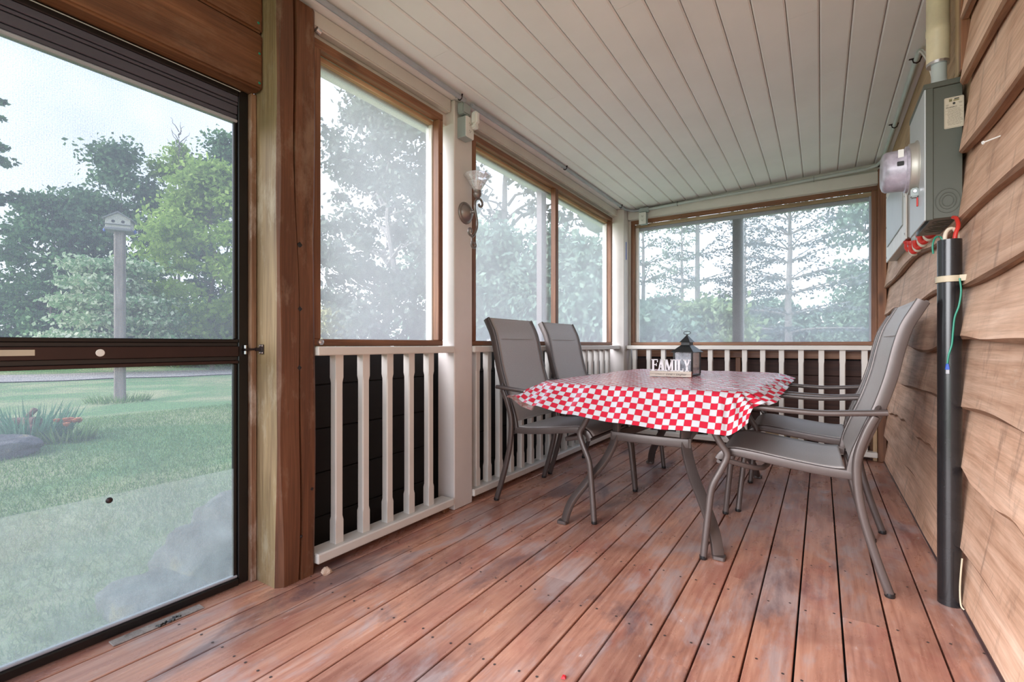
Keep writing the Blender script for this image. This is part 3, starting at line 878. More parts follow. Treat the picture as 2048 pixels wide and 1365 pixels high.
bx('inner_strip', -1.62, 0.36, 4.80, 4.83, 2.085, 2.118, M['soffit'], w3)
bx('inner_jamb', -1.60, -1.565, 4.775, 4.82, 0.945, 2.118, M['white'], w3)
bx('inner_jamb', 0.325, 0.352, 4.775, 4.82, 0.945, 2.118, M['conduit'], w3)
bx('outer_mullion', -0.692, -0.602, 4.82, 4.91, 0.90, 2.15, M['bronze_dark'], w3)
quad('screen_mesh', [(-1.62, 4.798, 0.93), (0.36, 4.798, 0.93), (0.36, 4.798, 2.13), (-1.62, 4.798, 2.13)], M['screen'], w3)
for x in np.arange(-1.55, 0.36, 0.42):
    MB().lathe([(0, .001), (.004, .001), (.0045, 0)], (x, 4.735, 2.169), (0, -1, 0), 8).build('screw', M['screw'], w3)

# ------------------------------------------------------------------ door, header beam, jamb
hb = empty('header_beam', (0, 0, 0), label='stained timber header beam above the screen door', cat='beam')
for a_, b_ in ((1.898, 2.113), (2.117, ceil_z(-1.83) - 0.002)):
    bx('beam_board', -1.90, -1.800, -0.30, 1.006, a_, b_, M['beam'], hb, bevel=0.008, seg=2)
for y, z in ((0.992, 1.922), (0.992, 2.035), (0.988, 2.15)):
    MB().lathe([(0, .002), (.004, .0015), (.005, 0)], (-1.800, y, z), (1, 0, 0), 10).build('screw', M['green_cable'], hb)
tag(bx('trim_1', -1.895, -1.846, 0.984, 1.007, 0.0, 1.896, M['jamb'], bevel=0.003), kind='structure')
tag(bx('trim_2', -1.93, -1.83, -0.02, 0.02, 0.0, 1.896, M['jamb'], bevel=0.003), kind='structure')

door = empty('door_1', (0, 0, 0), kind='structure')
DX0, DX1 = -1.895, -1.862
bx('frame_stile', DX0, DX1, 0.945, 0.982, 0.004, 1.895, M['bronze_dark'], door)
bx('frame_stile', DX0, DX1, 0.022, 0.062, 0.004, 1.895, M['bronze_dark'], door)
bx('frame_sill', DX0, DX1 + 0.006, 0.062, 0.945, 0.004, 0.030, M['bronze_dark'], door)
bx('sill_strip', DX0 + .01, DX1 - .004, 0.062, 0.945, 0.030, 0.040, M['conduit'], door)
bx('frame_head', DX0, DX1 + 0.004, 0.062, 0.945, 1.868, 1.895, M['bronze_dark'], door)
bx('head_strip', DX1 + 0.001, DX1 + 0.005, 0.03, 0.95, 1.886, 1.889, M['conduit_pale'], door, bevel=0)
ho = empty('roller_housing', (0, 0, 0), parent=door)
hz = [(1.868, 1.845), (1.843, 1.833), (1.831, 1.800), (1.798, 1.782)]
for i, (b_, a_) in enumerate(hz):
    bx('housing_slat', DX0, DX1 - 0.003 * i, 0.062, 0.945, a_, b_, M['shade_box'], ho, bevel=0.002)
bx('housing_slat', DX0, DX1 - 0.002, 0.062, 0.945, 1.768, 1.780, M['conduit'], ho, bevel=0.004)
for z0_, z1_, x1_, mm in ((0.928, 0.941, DX1 + .002, 'bronze_dark'), (0.914, 0.928, DX1 - .006, 'black'), (0.876, 0.914, DX1 + .004, 'bronze'), (0.860, 0.876, DX1 - .006, 'black'), (0.848, 0.860, DX1 + .002, 'bronze')):
    bx('mid_rail', DX0, x1_, 0.062, 0.945, z0_, z1_, M[mm], door, bevel=0.0015)
bx('sash_stile', DX0 + 0.01, DX1 - 0.008, 0.930, 0.945, 0.040, 0.848, M['bronze_dark'], door)
bx('sash_stile', DX0 + 0.01, DX1 - 0.008, 0.932, 0.945, 0.941, 1.768, M['bronze_dark'], door)
bx('sticker', DX1 + .004, DX1 + .0055, 0.30, 0.385, 0.889, 0.906, M['label'], door, bevel=0.0004)['label'] = 'torn white tape on the door rail'
MB().lathe([(0, .001), (.010, .001), (.0115, 0)], (DX1 + .004, 0.530, 0.895), (1, 0, 0), 16).build('sticker', M['plastic_white'], door)['label'] = 'small white paint blot on the door rail'
dsx = -1.878
quad('upper_screen', [(dsx, 0.06, 0.93), (dsx, 0.94, 0.93), (dsx, 0.94, 1.775), (dsx, 0.06, 1.775)], M['screen_door'], door)
quad('lower_screen', [(dsx, 0.06, 0.03), (dsx, 0.94, 0.03), (dsx, 0.94, 0.86), (dsx, 0.06, 0.86)], M['screen_door'], door)
plx = bx('clear_panel', dsx + 0.005, dsx + 0.009, 0.064, 0.931, 0.034, 0.449, M['plexi'], door, bevel=0.0006)
MB().lathe([(0, .008), (.004, .008), (.0065, .006), (.009, .003), (.0095, 0)], (dsx + 0.009, 0.555, 0.432), (1, 0, 0), 16).build('bolt', M['dark_metal'], door, smooth=True)
# latch arm from post to door
la = empty('door_latch', (0, 0, 0), parent=door)
bx('latch_arm', -1.858, -1.842, 0.962, 1.007, 0.898, 0.906, M['dark_metal'], la, bevel=0.001)
bx('latch_arm', -1.852, -1.800, 1.000, 1.0065, 0.895, 0.909, M['dark_metal'], la, bevel=0.001)
bx('latch_plate', -1.825, -1.797, 1.0035, 1.0075, 0.884, 0.921, M['dark_metal'], la, bevel=0.001)
for x in (-1.820, -1.803):
    for z in (0.889, 0.916):
        MB().lathe([(0, .003), (.0035, .0025), (.0045, 0)], (x, 1.0035, z), (0, -1, 0), 10).build('rivet', M['chrome'], la, smooth=True)
for z in (0.912, 0.890):
    MB().tube([(-1.853, 0.966, z - .006), (-1.853, 0.966, z + .006)], 0.006, 10, up=(1, 0, 0)).build('latch_knob', M['chrome'], la)

# bay behind the camera on the left side: post and open railing
tag(bx('rear_post', -1.87, -1.72, -0.20, -0.04, 0.0, 2.27, M['timber'], bevel=0.006), 'second timber post behind the photographer left of the door', 'post')

# ------------------------------------------------------------------ sling chairs
# local frame: x towards the table, y across, z up, origin on the floor under the middle
def make_chair():
    c = empty('sling_chair', (0, 0, 0))
    T = M['metal']
    off = -0.32
    def P(x, y, z): return (x + off, y, z)
    back = [(-0.095, 1.078), (-0.075, 1.040), (-0.048, 0.985), (-0.026, 0.905), (-0.004, 0.800), (0.028, 0.690), (0.066, 0.590), (0.098, 0.500), (0.112, 0.432)]
    seat = [(0.112, 0.425), (0.20, 0.428), (0.33, 0.442), (0.45, 0.458), (0.525, 0.464), (0.565, 0.452), (0.585, 0.425)]
    hw = 0.252
    rail_prof = rrect(0.020, 0.042, 0.006, 2)
    for s in (-1, 1):
        MB().sweep(rail_prof, catmull([P(x, s * hw, z) for x, z in back], 4), up=(1, 0, 0.25)).build('back_rail', T, c, smooth=True)
        MB().sweep(rrect(0.020, 0.036, 0.006, 2), catmull([P(x, s * hw, z - 0.004) for x, z in seat], 4), up=(0, 0, 1)).build('seat_rail', T, c, smooth=True)
        # rear leg
        rear = [(0.045, 0.655, .282), (0.072, 0.590, .280), (0.096, 0.505, .278), (0.100, 0.420, .278), (0.086, 0.300, .280), (0.048, 0.150, .283), (0.004, 0.012, .286)]
        lg = MB().sweep(rrect(0.026, 0.030, 0.010, 3), catmull([P(x, s * y, z) for x, z, y in rear], 5), up=(1, 0, 0)).build('leg', T, c, smooth=True)
        MB().lathe([(0, 0), (.015, 0), (.017, .004), (.016, .016)], P(0.003, s * .286, 0), (0, 0, 1), 12).build('foot_cap', M['black'], lg, smooth=True)
        # front leg, S curve from the arm down to the foot
        fr = [(0.515, 0.662, .300), (0.560, 0.648, .302), (0.592, 0.612, .304), (0.600, 0.562, .304), (0.574, 0.505, .300), (0.546, 0.455, .298), (0.566, 0.395, .302), (0.604, 0.310, .308), (0.618, 0.200, .312), (0.628, 0.100, .316), (0.636, 0.012, .320)]
        lg = MB().sweep(rrect(0.026, 0.028, 0.010, 3), catmull([P(x, s * y, z) for x, z, y in fr], 5), up=(1, 0, 0)).build('leg', T, c, smooth=True)
        MB().lathe([(0, 0), (.014, 0), (.016, .004), (.015, .016)], P(0.637, s * .320, 0), (0, 0, 1), 12).build('foot_cap', M['black'], lg, smooth=True)
        arm = [(0.010, 0.672, .292), (0.10, 0.664, .294), (0.22, 0.656, .297), (0.36, 0.660, .300), (0.45, 0.665, .300), (0.520, 0.662, .300)]
        MB().sweep(rrect(0.034, 0.022, 0.009, 3), catmull([P(x, s * y, z) for x, z, y in arm], 5), up=(0, 0, 1)).build('arm', T, c, smooth=True)
        MB().tube([P(0.03, s * hw, 0.690), P(0.045, s * .285, 0.662)], 0.010, 8).build('arm_bracket', T, c, smooth=True)
    # slings
    def sling(name, path, dip, lead, wrap=0):
        n = 12
        pp = catmull([P(x, 0, z) for x, z in path], 4)
        vs_, fs_ = [], []
        for i, p in enumerate(pp):
            t = pp[min(i + 1, len(pp) - 1)] - pp[max(i - 1, 0)]; t.normalize()
            nn = Vector((t.z, 0, -t.x))
            e = math.sin(math.pi * i / (len(pp) - 1)) ** 0.5 if len(pp) > 1 else 0
            for j in range(n + 1):
                u = j / n * 2 - 1
                d = dip * (1 - u * u) * e
                q = p + nn * (lead + d)
                vs_.append((q.x, u * (hw - 0.004), q.z))
        for i in range(len(pp) - 1):
            for j in range(n):
                a_ = i * (n + 1) + j
                fs_.append((a_, a_ + 1, a_ + n + 2, a_ + n + 1))
        o = MB().add(vs_, fs_).build(name, M['sling'], c, smooth=2, solid=0.003)
        return o
    bs = sling('back_sling', back[:-1] + [(0.104, 0.47)], 0.016, -0.014)
    ss = sling('seat_sling', [(0.135, 0.429)] + seat[1:], 0.012, -0.014)
    # light seam line across the head of the back sling
    MB().tube([P(-0.030, y, 0.956) for y in np.linspace(-0.235, 0.235, 5)], 0.0018, 6, up=(0, 0, 1)).build('seam', M['sling'], bs)
    MB().sweep(rrect(0.030, 0.016, 0.006, 2), [P(0.578, y, 0.415) for y in (-0.262, 0.262)], up=(0, 0, 1)).build('front_bar', T, c, smooth=True)
    MB().tube([P(0.100, y, 0.405) for y in (-0.275, 0.275)], 0.011, 8).build('stretcher', T, c, smooth=True)
    MB().tube(catmull([P(0.545, -0.296, 0.430), P(0.42, -0.20, 0.395), P(0.42, 0.20, 0.395), P(0.545, 0.296, 0.430)], 4), 0.011, 8).build('stretcher', T, c, smooth=True)
    MB().sweep(rrect(0.026, 0.016, 0.006, 2), [P(-0.100, y, 1.068) for y in (-0.25, 0.25)], up=(1, 0, 1)).build('top_bar', T, c, smooth=True)
    return c
ch = make_chair()
chairs = [((-1.292, 2.588), 0.0, 'taupe sling patio chair left of the table, nearest the white post'),
          ((-1.300, 3.262), 0.0, 'taupe sling patio chair left of the table, the one nearer the back corner'),
          ((-0.112, 2.478), 181.0, 'taupe sling patio chair pushed in on the right, nearest the camera'),
          ((-0.072, 3.200), 181.0, 'taupe sling patio chair on the right, half hidden behind the nearest one')]
for i, ((x, y), a, lab) in enumerate(chairs):
    o = ch if i == 0 else copy_tree(ch)
    o.location = (x, y, 0.0002); o.rotation_euler = (0, 0, R(a))
    tag(o, lab, 'chair', 'sling chairs around the table')

# ------------------------------------------------------------------ patio table and cloth
TX, TY, TZ = -0.740, 2.935, 0.722
tb = empty('patio_table', (TX, TY, 0), label='taupe metal patio table with curved flat legs under the checked cloth', cat='table')
MB().prism(rrect(0.97, 1.63, 0.10, 6), (TZ - 0.032, TZ - 0.004), lambda a, b, c: (a, b, c)).build('tabletop', M['metal'], tb, bevel=0.004)
for sx in (-1, 1):
    for sy in (-1, 1):
        p = [(0.250, 0.570, 0.690), (0.212, 0.532, 0.620), (0.182, 0.505, 0.530), (0.180, 0.505, 0.430), (0.220, 0.552, 0.310), (0.292, 0.640, 0.195), (0.346, 0.708, 0.100), (0.368, 0.738, 0.012)]
        # flat band in the diagonal plane
        lg = MB().sweep(rrect(0.050, 0.022, 0.005, 2), catmull([(sx * x, sy * y, z) for x, y, z in p], 5), up=(sx * 0.6, sy * 0.8, 0.0)).build('leg', M['metal'], tb, smooth=True)
        MB().prism(rrect(0.052, 0.046, 0.008, 2), (0.0, 0.016), lambda a, b, c, sx=sx, sy=sy: (sx * 0.374 + a, sy * 0.744 + b, c)).build('foot_cap', M['metal'], lg, bevel=0.002)
for (xa, ya, xb, yb, bow) in ((-0.195, -0.515, 0.195, -0.515, (0, -0.01)), (-0.195, 0.515, 0.195, 0.515, (0, 0.01)), (-0.20, -0.515, -0.20, 0.515, (0.06, 0)), (0.20, -0.515, 0.20, 0.515, (-0.06, 0))):
    pts = [(xa + (xb - xa) * t + bow[0] * 4 * t * (1 - t), ya + (yb - ya) * t + bow[1] * 4 * t * (1 - t), 0.435) for t in np.linspace(0, 1, 12)]
    MB().sweep(rrect(0.014, 0.046, 0.004, 2), pts, up=(0, 0, 1)).build('brace', M['metal'], tb, smooth=True)
MB().tube([(0.045 * math.cos(a), 0.045 * math.sin(a), 0.520) for a in np.linspace(0, 2 * math.pi, 24, endpoint=False)], 0.005, 8, closed=True).build('umbrella_ring', M['metal'], tb, smooth=True)
MB().tube([(-0.22, -0.30, 0.690), (-0.22, -0.30, 0.535), (-0.045, 0, 0.520)], 0.006, 8, up=(1, .1, 0)).tube([(0.22, 0.30, 0.690), (0.22, 0.30, 0.535), (0.045, 0, 0.520)], 0.006, 8, up=(1, .1, 0)).build('umbrella_ring_arm', M['metal'], tb, smooth=True)
for s in (-1, 1):
    MB().sweep(rrect(0.03, 0.045, 0.005, 2), [(-0.27, s * 0.56, 0.667), (0.27, s * 0.56, 0.667)], up=(0, 0, 1)).build('end_apron', M['metal'], tb, smooth=True)

def make_cloth():
    a, b, r = 0.487, 0.817, 0.11
    ovx0, ovx1, ovy0, ovy1 = 0.185, 0.105, 0.200, 0.13
    nx, ny = 90, 140
    xs = np.linspace(-a - ovx0, a + ovx1, nx); ys_ = np.linspace(-b - ovy0, b + ovy1, ny)
    vs_, uvs = [], []
    for y in ys_:
        for x in xs:
            qx = min(max(x, -a + r), a - r); qy = min(max(y, -b + r), b - r)
            dx, dy = x - qx, y - qy
            L = math.hypot(dx, dy)
            d = L - r
            w1_ = mnoise.noise((x * 9, y * 5, 1.3)); w2_ = mnoise.noise((x * 24, y * 16, 4.1))
            wr = 0.0045 * w1_ + 0.0022 * w2_
            # creases along the right hand edge
            wr += 0.003 * max(0, (x - 0.15) / 0.35) * math.sin(y * 34 + 2.2 * w1_ + x * 20)
            if d <= 0:
                vs_.append((TX + x, TY + y, TZ + 0.0035 + abs(wr) + 0.0015))
            else:
                ux, uy = dx / L, dy / L
                d *= 1 - (0.50 if ux > 0 else 0.32) * (4 * ux * ux * uy * uy) ** 1.5
                s = x * (abs(uy)) + y * abs(ux)
                front = max(0, -uy) ** 2; right = max(0, ux) ** 2; left = max(0, -ux) ** 2; far = max(0, uy) ** 2
                phi = front * (46 + 4 * math.sin(s * 7 + 0.6) + 14 * x - 14 * max(0, -x - 0.25) / 0.25) + right * (23 + 4 * math.sin(s * 16)) + left * (20 + 3 * math.sin(s * 9) + 44 * min(1, max(0, (-0.66 - y) / 0.06))) + far * (40 + 12 * math.sin(s * 11))
                # near left corner is flared outwards
                cnr = max(0, -ux) * max(0, -uy) * 4 * 0.5
                phi -= 16 * min(1, cnr)
                phi = R(phi)
                bl = min(1, d / 0.05)
                ph = phi * (0.5 + 0.5 * bl)
                out = d * math.cos(ph); dn = d * math.sin(ph)
                fl = 0.010 * bl * math.sin(s * 26 + 2 * w1_) * (1 + right * 1.2)
                nxp, nyp = qx + ux * (r + out + 0.002) , qy + uy * (r + out + 0.002)
                vs_.append((TX + nxp + ux * fl * .6, TY + nyp + uy * fl * .6, TZ + 0.005 + wr * (1 - bl) + 0.0 - dn + fl * 0.5 * math.cos(ph)))
            uvs.append(((x + 3) / 0.030, (y + 3.006) / 0.030))
    fs_ = [(j * nx + i, j * nx + i + 1, (j + 1) * nx + i + 1, (j + 1) * nx + i) for j in range(ny - 1) for i in range(nx - 1)]
    mb = MB().add(vs_, fs_)
    o = mb.build('tablecloth', M['cloth'], None, smooth=2, fix=False)
    uvl = o.data.uv_layers.new(name='UVMap')
    flat = []
    for l in o.data.loops: flat += uvs[l.vertex_index]
    uvl.data.foreach_set('uv', flat)
    return tag(o, 'red and white checked tablecloth draped over the patio table', 'tablecloth')
make_cloth()
CZ = TZ + 0.009

# ------------------------------------------------------------------ FAMILY sign
SGX0, SGX1, SGY = -0.868, -0.628, 2.872
sg = empty('family_sign', ((SGX0 + SGX1) / 2, SGY, CZ), label='small white sign spelling FAMILY on a wooden base block', cat='sign')
sg.rotation_euler = (0, 0, R(6))
bx('base_block', -0.118, 0.118, -0.020, 0.020, 0.0, 0.032, M['sign_wood'], sg, bevel=0.0015)
bx('block_end', 0.1178, 0.1186, -0.019, 0.019, 0.001, 0.031, M['copper'], sg, bevel=0)
H = 0.070
def serif_letter(chn, w):
    """polygons (in units of width w, height 1) with slab serifs"""
    st = 0.011; sf = 0.0055; se = 0.004
    B = []
    def rect(x0, x1, z0, z1): B.append([(x0, z0), (x1, z0), (x1, z1), (x0, z1)])
    def bar(p, q, t): 
        B.append([(p[0] - t / 2, p[1]), (p[0] + t / 2, p[1]), (q[0] + t / 2, q[1]), (q[0] - t / 2, q[1])])
    if chn == 'F':
        rect(se, se + st, 0, H); rect(0, 2 * se + st, 0, sf); rect(0, w, H - sf, H); rect(w - se, w, H - .018, H - sf)
        rect(se + st, w - .007, H * .5, H * .5 + sf); rect(w - .010, w - .006, H * .5 - .006, H * .5 + .011)
    elif chn == 'A':
        bar((0.007, 0), (w / 2, H), .008); bar((w - 0.008, 0), (w / 2, H), .012); rect(0.010, w - 0.012, H * .30, H * .30 + sf)
        rect(0, .016, 0, sf); rect(w - .019, w, 0, sf)
    elif chn == 'M':
        rect(.004, .010, 0, H); rect(w - .015, w - .004, 0, H); bar((w / 2, .004), (.010, H), .011); bar((w / 2, .004), (w - .011, H), .007)
        rect(0, .014, 0, sf); rect(w - .019, w, 0, sf); rect(0, .014, H - sf, H); rect(w - .019, w, H - sf, H)
    elif chn == 'I':
        rect(w / 2 - st / 2, w / 2 + st / 2, 0, H); rect(0, w, 0, sf); rect(0, w, H - sf, H)
    elif chn == 'L':
        rect(se, se + st, 0, H); rect(0, w, 0, sf); rect(0, 2 * se + st, H - sf, H); rect(w - .004, w, sf, .018)
    elif chn == 'Y':
        rect(w / 2 - st / 2, w / 2 + st / 2, 0, H * .45); bar((w / 2, H * .40), (.009, H), .011); bar((w / 2, H * .40), (w - .008, H), .008)
        rect(w / 2 - .011, w / 2 + .011, 0, sf); rect(0, .019, H - sf, H); rect(w - .016, w, H - sf, H)
    return B
xp = -0.110
for chn, w in (('F', .036), ('A', .042), ('M', .053), ('I', .021), ('L', .034), ('Y', .042)):
    mb = MB()
    for poly in serif_letter(chn, w):
        mb.prism(poly, (-0.005, 0.005), lambda a, b, c, xp=xp: (xp + a, c, 0.032 + b))
    mb.build('letter', M['letter'], sg)
    xp += w - 0.001
fnt = lambda ox, oz: (lambda a, b, c: (ox + a, -0.0203 - c, oz + b))
text_mesh('lettering', 'is Made of', 0.0125, M['ink_soft'], sg, fnt(-0.084, 0.011), sx=0.95)
text_mesh('lettering', 'Love', 0.0185, M['ink'], sg, fnt(-0.024, 0.010), shear=0.45)
text_mesh('lettering', '&', 0.0125, M['ink_soft'], sg, fnt(0.019, 0.011))
text_mesh('lettering', 'Laughter', 0.0175, M['ink'], sg, fnt(0.032, 0.010), shear=0.45, sx=0.92)

# ------------------------------------------------------------------ lantern
LX, LY = -0.690, 3.03
ln = empty('candle_lantern', (LX, LY, CZ), rz=R(-12), label='black metal candle lantern with glass panes behind the sign', cat='lantern')
hw_ = 0.056
bx('base', -hw_ - .004, hw_ + .004, -hw_ - .004, hw_ + .004, 0.0, 0.012, M['black'], ln)
for sx in (-1, 1):
    for sy in (-1, 1):
        bx('corner_post', sx * hw_ - .005, sx * hw_ + .005, sy * hw_ - .005, sy * hw_ + .005, 0.012, 0.142, M['black'], ln, bevel=.001)
for s in (-1, 1):
    bx('pane', -hw_ + .005, hw_ - .005, s * hw_ - .001, s * hw_ + .001, 0.014, 0.140, M['lantern_glass'], ln, bevel=0)
    bx('pane', s * hw_ - .001, s * hw_ + .001, -hw_ + .005, hw_ - .005, 0.014, 0.140, M['lantern_glass'], ln, bevel=0)
def frustum(w0, z0, w1, z1):
    return MB().add([(-w0, -w0, z0), (w0, -w0, z0), (w0, w0, z0), (-w0, w0, z0), (-w1, -w1, z1), (w1, -w1, z1), (w1, w1, z1), (-w1, w1, z1)],
                    [(0, 3, 2, 1), (4, 5, 6, 7), (0, 1, 5, 4), (1, 2, 6, 5), (2, 3, 7, 6), (3, 0, 4, 7)])
frustum(.072, .142, .072, .145).build('eave', M['black'], ln)
frustum(.071, .145, .026, .187).build('roof', M['black'], ln)
frustum(.026, .187, .026, .204).build('vent', M['black'], ln)
frustum(.034, .204, .004, .246).build('cap', M['black'], ln)
MB().lathe([(0, 0), (.006, 0), (.006, .008), (0, .010)], (0, 0, .245), (0, 0, 1), 10).build('finial', M['black'], ln)
MB().tube([(0.022 * math.cos(a), 0.002 * math.sin(a), 0.262 + 0.010 * math.sin(a)) for a in np.linspace(0, 2 * math.pi, 24, endpoint=False)], 0.0018, 6, up=(0, 1, 0), closed=True).build('ring_handle', M['black'], ln, smooth=True)
MB().lathe([(0, .013), (.030, .013), (.030, .085), (.026, .088), (0, .086)], (0, 0, 0), (0, 0, 1), 20).build('candle', M['candle'], ln, smooth=True)

# ------------------------------------------------------------------ wall sconce on the cream post
sc = empty('wall_sconce', (-1.704, 2.122, 1.672), label='scrolled metal wall sconce with a ribbed glass shade on the cream post', cat='wall lamp')
MB().lathe([(0, 0), (.062, 0), (.062, .006), (.057, .012), (.050, .014), (.046, .020), (.034, .034), (.020, .042), (.012, .046), (.010, .052), (0, .053)], (0, 0, 0), (1, 0, 0), 32,).build('backplate', M['nickel'], sc, smooth=True)
MB().tube([(0.045, 0, 0), (0.068, 0.006, 0)], 0.009, 10).build('stub', M['nickel'], sc, smooth=True)
def spiral(cx_, cz_, r0, a0, turns, sgn, n=26, shrink=0.25):
    return [(0, cx_ + r0 * (1 - (1 - shrink) * k / n) * math.cos(a0 + sgn * turns * 2 * math.pi * k / n), cz_ + r0 * (1 - (1 - shrink) * k / n) * math.sin(a0 + sgn * turns * 2 * math.pi * k / n)) for k in range(n + 1)]
ax_ = 0.074
main = [(0, -0.026, -0.150), (0, -0.004, -0.128), (0, 0.016, -0.085), (0, 0.016, -0.045), (0, 0.004, -0.010), (0, -0.006, 0.025), (0, 0.000, 0.055), (0, 0.018, 0.074)]
top_sp = spiral(0.044, 0.052, 0.030, math.pi * 0.75, 0.85, -1, shrink=0.35)
bot = [(0, -0.034, -0.165), (0, -0.030, -0.185)]
P3 = lambda L: [(ax_, y, z) for _, y, z in L]
scroll_prof = rrect(0.011, 0.010, 0.003, 2)
MB().sweep(scroll_prof, catmull(P3(main + [top_sp[0]]), 5)[:-1] + [Vector(p) for p in P3(top_sp)], up=(1, 0, 0)).build('scroll_arm', M['nickel'], sc, smooth=True)
sp1 = spiral(-0.045, -0.128, 0.027, -0.7, 0.95, 1, shrink=0.3)
# left curl near the bottom
curl = spiral(-0.043, -0.120, 0.025, -math.pi * 0.35, 0.95, -1, shrink=0.3)
MB().sweep(scroll_prof, [Vector(p) for p in P3([(0, -0.012, -0.136), (0, -0.024, -0.146)] + curl)], up=(1, 0, 0)).build('scroll_arm', M['nickel'], sc, smooth=True)
tail = spiral(-0.012, -0.190, 0.026, math.pi * 0.8, 0.95, 1, shrink=0.3)
MB().sweep(scroll_prof, catmull(P3([(0, -0.010, -0.134), (0, -0.030, -0.152), tail[0]]), 5)[:-1] + [Vector(p) for p in P3(tail)], up=(1, 0, 0)).build('scroll_arm', M['nickel'], sc, smooth=True)
MB().lathe([(0, 0), (.010, 0), (.016, .006), (.022, .014), (.024, .026), (.020, .034), (.022, .040), (.018, .046), (0, .046)], (ax_, 0.020, 0.078), (0, 0, 1), 20).build('cup', M['nickel'], sc, smooth=True)
MB().lathe([(.020, .0), (.026, .012), (.036, .030), (.050, .055), (.064, .076), (.076, .088), (.078, .091), (.074, .089), (.062, .078), (.048, .057), (.034, .032), (.024, .014), (.017, .003)], (ax_, 0.020, 0.118), (0, 0, 1), 72,
           wob=lambda k, i: 1 + (0.030 if k % 4 < 2 else -0.030) * (1 if 1 < i < 11 and i not in (5, 6, 7) else 0)).build('glass_shade', M['glass'], sc, smooth=2)
MB().lathe([(0, 0), (.012, 0), (.012, .025), (.018, .04), (.016, .055), (0, .062)], (ax_, 0.020, 0.122), (0, 0, 1), 16).build('bulb', M['candle'], sc, smooth=True)

# ------------------------------------------------------------------ outlets and conduits
def outlet_face(parent, o, u, v, n_, w=0.070, h=0.115):
    """duplex receptacle: o centre of the face, u across, v up, n_ outward"""
    o, u, v, n_ = Vector(o), Vector(u), Vector(v), Vector(n_)
    pl = MB().prism(rrect(w, h, 0.006, 3), (0, 0.004), lambda a, b, c: o + u * a + v * b + n_ * c).build('cover_plate', M['plastic_white'], parent, bevel=0.001)
    for s in (-1, 1):
        so = MB().prism(rrect(0.030, 0.026, 0.009, 4), (0.004, 0.0055), lambda a, b, c: o + u * a + v * (b + s * 0.020) + n_ * c).build('socket', M['plastic_white'], pl)
        mb = MB()
        for a_ in (-0.0065, 0.0065):
            mb.prism([(a_ - .0012, -.002), (a_ + .0012, -.002), (a_ + .0012, .006), (a_ - .0012, .006)], (0.0055, 0.0058), lambda a, b, c: o + u * a + v * (b + s * 0.020) + n_ * c)
        mb.prism(rrect(0.005, 0.005, 0.002, 3), (0.0055, 0.0058), lambda a, b, c: o + u * a + v * (b - 0.006 + s * 0.020) + n_ * c)
        mb.build('slots', M['plastic_dark'], so)
    return pl
ob = empty('outlet_box', (0, 0, 0), label='grey outlet box with a plug-in adapter at the top of the cream post', cat='outlet')
bx('box', -1.704, -1.645, 2.052, 2.124, 2.074, 2.190, M['box_grey'], ob, bevel=0.003)
outlet_face(ob, (-1.645, 2.088, 2.132), (0, 1, 0), (0, 0, 1), (1, 0, 0))
bx('adapter', -1.641, -1.600, 2.092, 2.130, 2.150, 2.225, M['plastic_white'], ob, bevel=0.010, seg=3)
bx('adapter', -1.640, -1.606, 2.094, 2.126, 2.128, 2.152, M['plastic_white'], ob, bevel=0.006, seg=2)
bx('junction_fitting', -1.690, -1.645, 2.035, 2.105, 2.200, 2.262, M['box_grey'], ob, bevel=0.006, seg=2)
MB().tube([(-1.665, 2.085, 2.188), (-1.665, 2.085, 2.204)], 0.016, 12, up=(1, 0, 0)).build('connector', M['box_grey'], ob, smooth=True)

ob2 = empty('outlet_box', (0, 0, 0), label='white outlet box under the ceiling conduit in the back left corner', cat='outlet')
bx('box', -1.512, -1.442, 4.625, 4.690, 2.115, 2.225, M['box_grey'], ob2, bevel=0.003)
outlet_face(ob2, (-1.477, 4.625, 2.170), (1, 0, 0), (0, 0, 1), (0, -1, 0))
bx('junction_fitting', -1.515, -1.420, 4.630, 4.682, 2.232, 2.276, M['box_grey'], ob2, bevel=0.006, seg=2)

def conduit(name, pts, r, m, label, clips=()):
    o = empty(name, (0, 0, 0), label=label, cat='conduit')
    MB().tube(pts, r, 12, up=(0.3, 0.2, 1)).build('pipe', m, o, smooth=True)
    for p, ax in clips:
        p = Vector(p)
        if ax == 'y':
            pp = [(p.x - 0.030, p.y, p.z + 0.012), (p.x - r - .002, p.y, p.z + 0.008), (p.x - r * .7, p.y, p.z - r * .8), (p.x, p.y, p.z - r - .002), (p.x + r * .7, p.y, p.z - r * .8), (p.x + r + .002, p.y, p.z + 0.008), (p.x + 0.016, p.y, p.z + 0.014)]
            MB().sweep(rrect(0.012, 0.002, 0.0005, 1), pp, up=(0, 1, 0)).build('clip', M['dark_metal'], o)
        else:
            pp = [(p.x, p.y, p.z + 0.020), (p.x, p.y - r - .002, p.z + 0.004), (p.x, p.y - r * .7, p.z - r * .8), (p.x, p.y, p.z - r - .002), (p.x, p.y + r + .001, p.z - r)]
            MB().sweep(rrect(0.012, 0.002, 0.0005, 1), pp, up=(1, 0, 0)).build('clip', M['dark_metal'], o)
    return o
zc = lambda x, r=0.012: ceil_z(x) - r - 0.001
conduit('ceiling_conduit', [(-1.640, -1.4, zc(-1.64)), (-1.640, 0.2, zc(-1.64)), (-1.640, 2.04, zc(-1.64) - .012)], 0.012, M['conduit'],
        'grey conduit along the left ceiling edge, from the outlet on the post towards the door', [((-1.640, 2.00, zc(-1.64) - .011), 'y'), ((-1.64, 0.98, zc(-1.64)), 'y')])
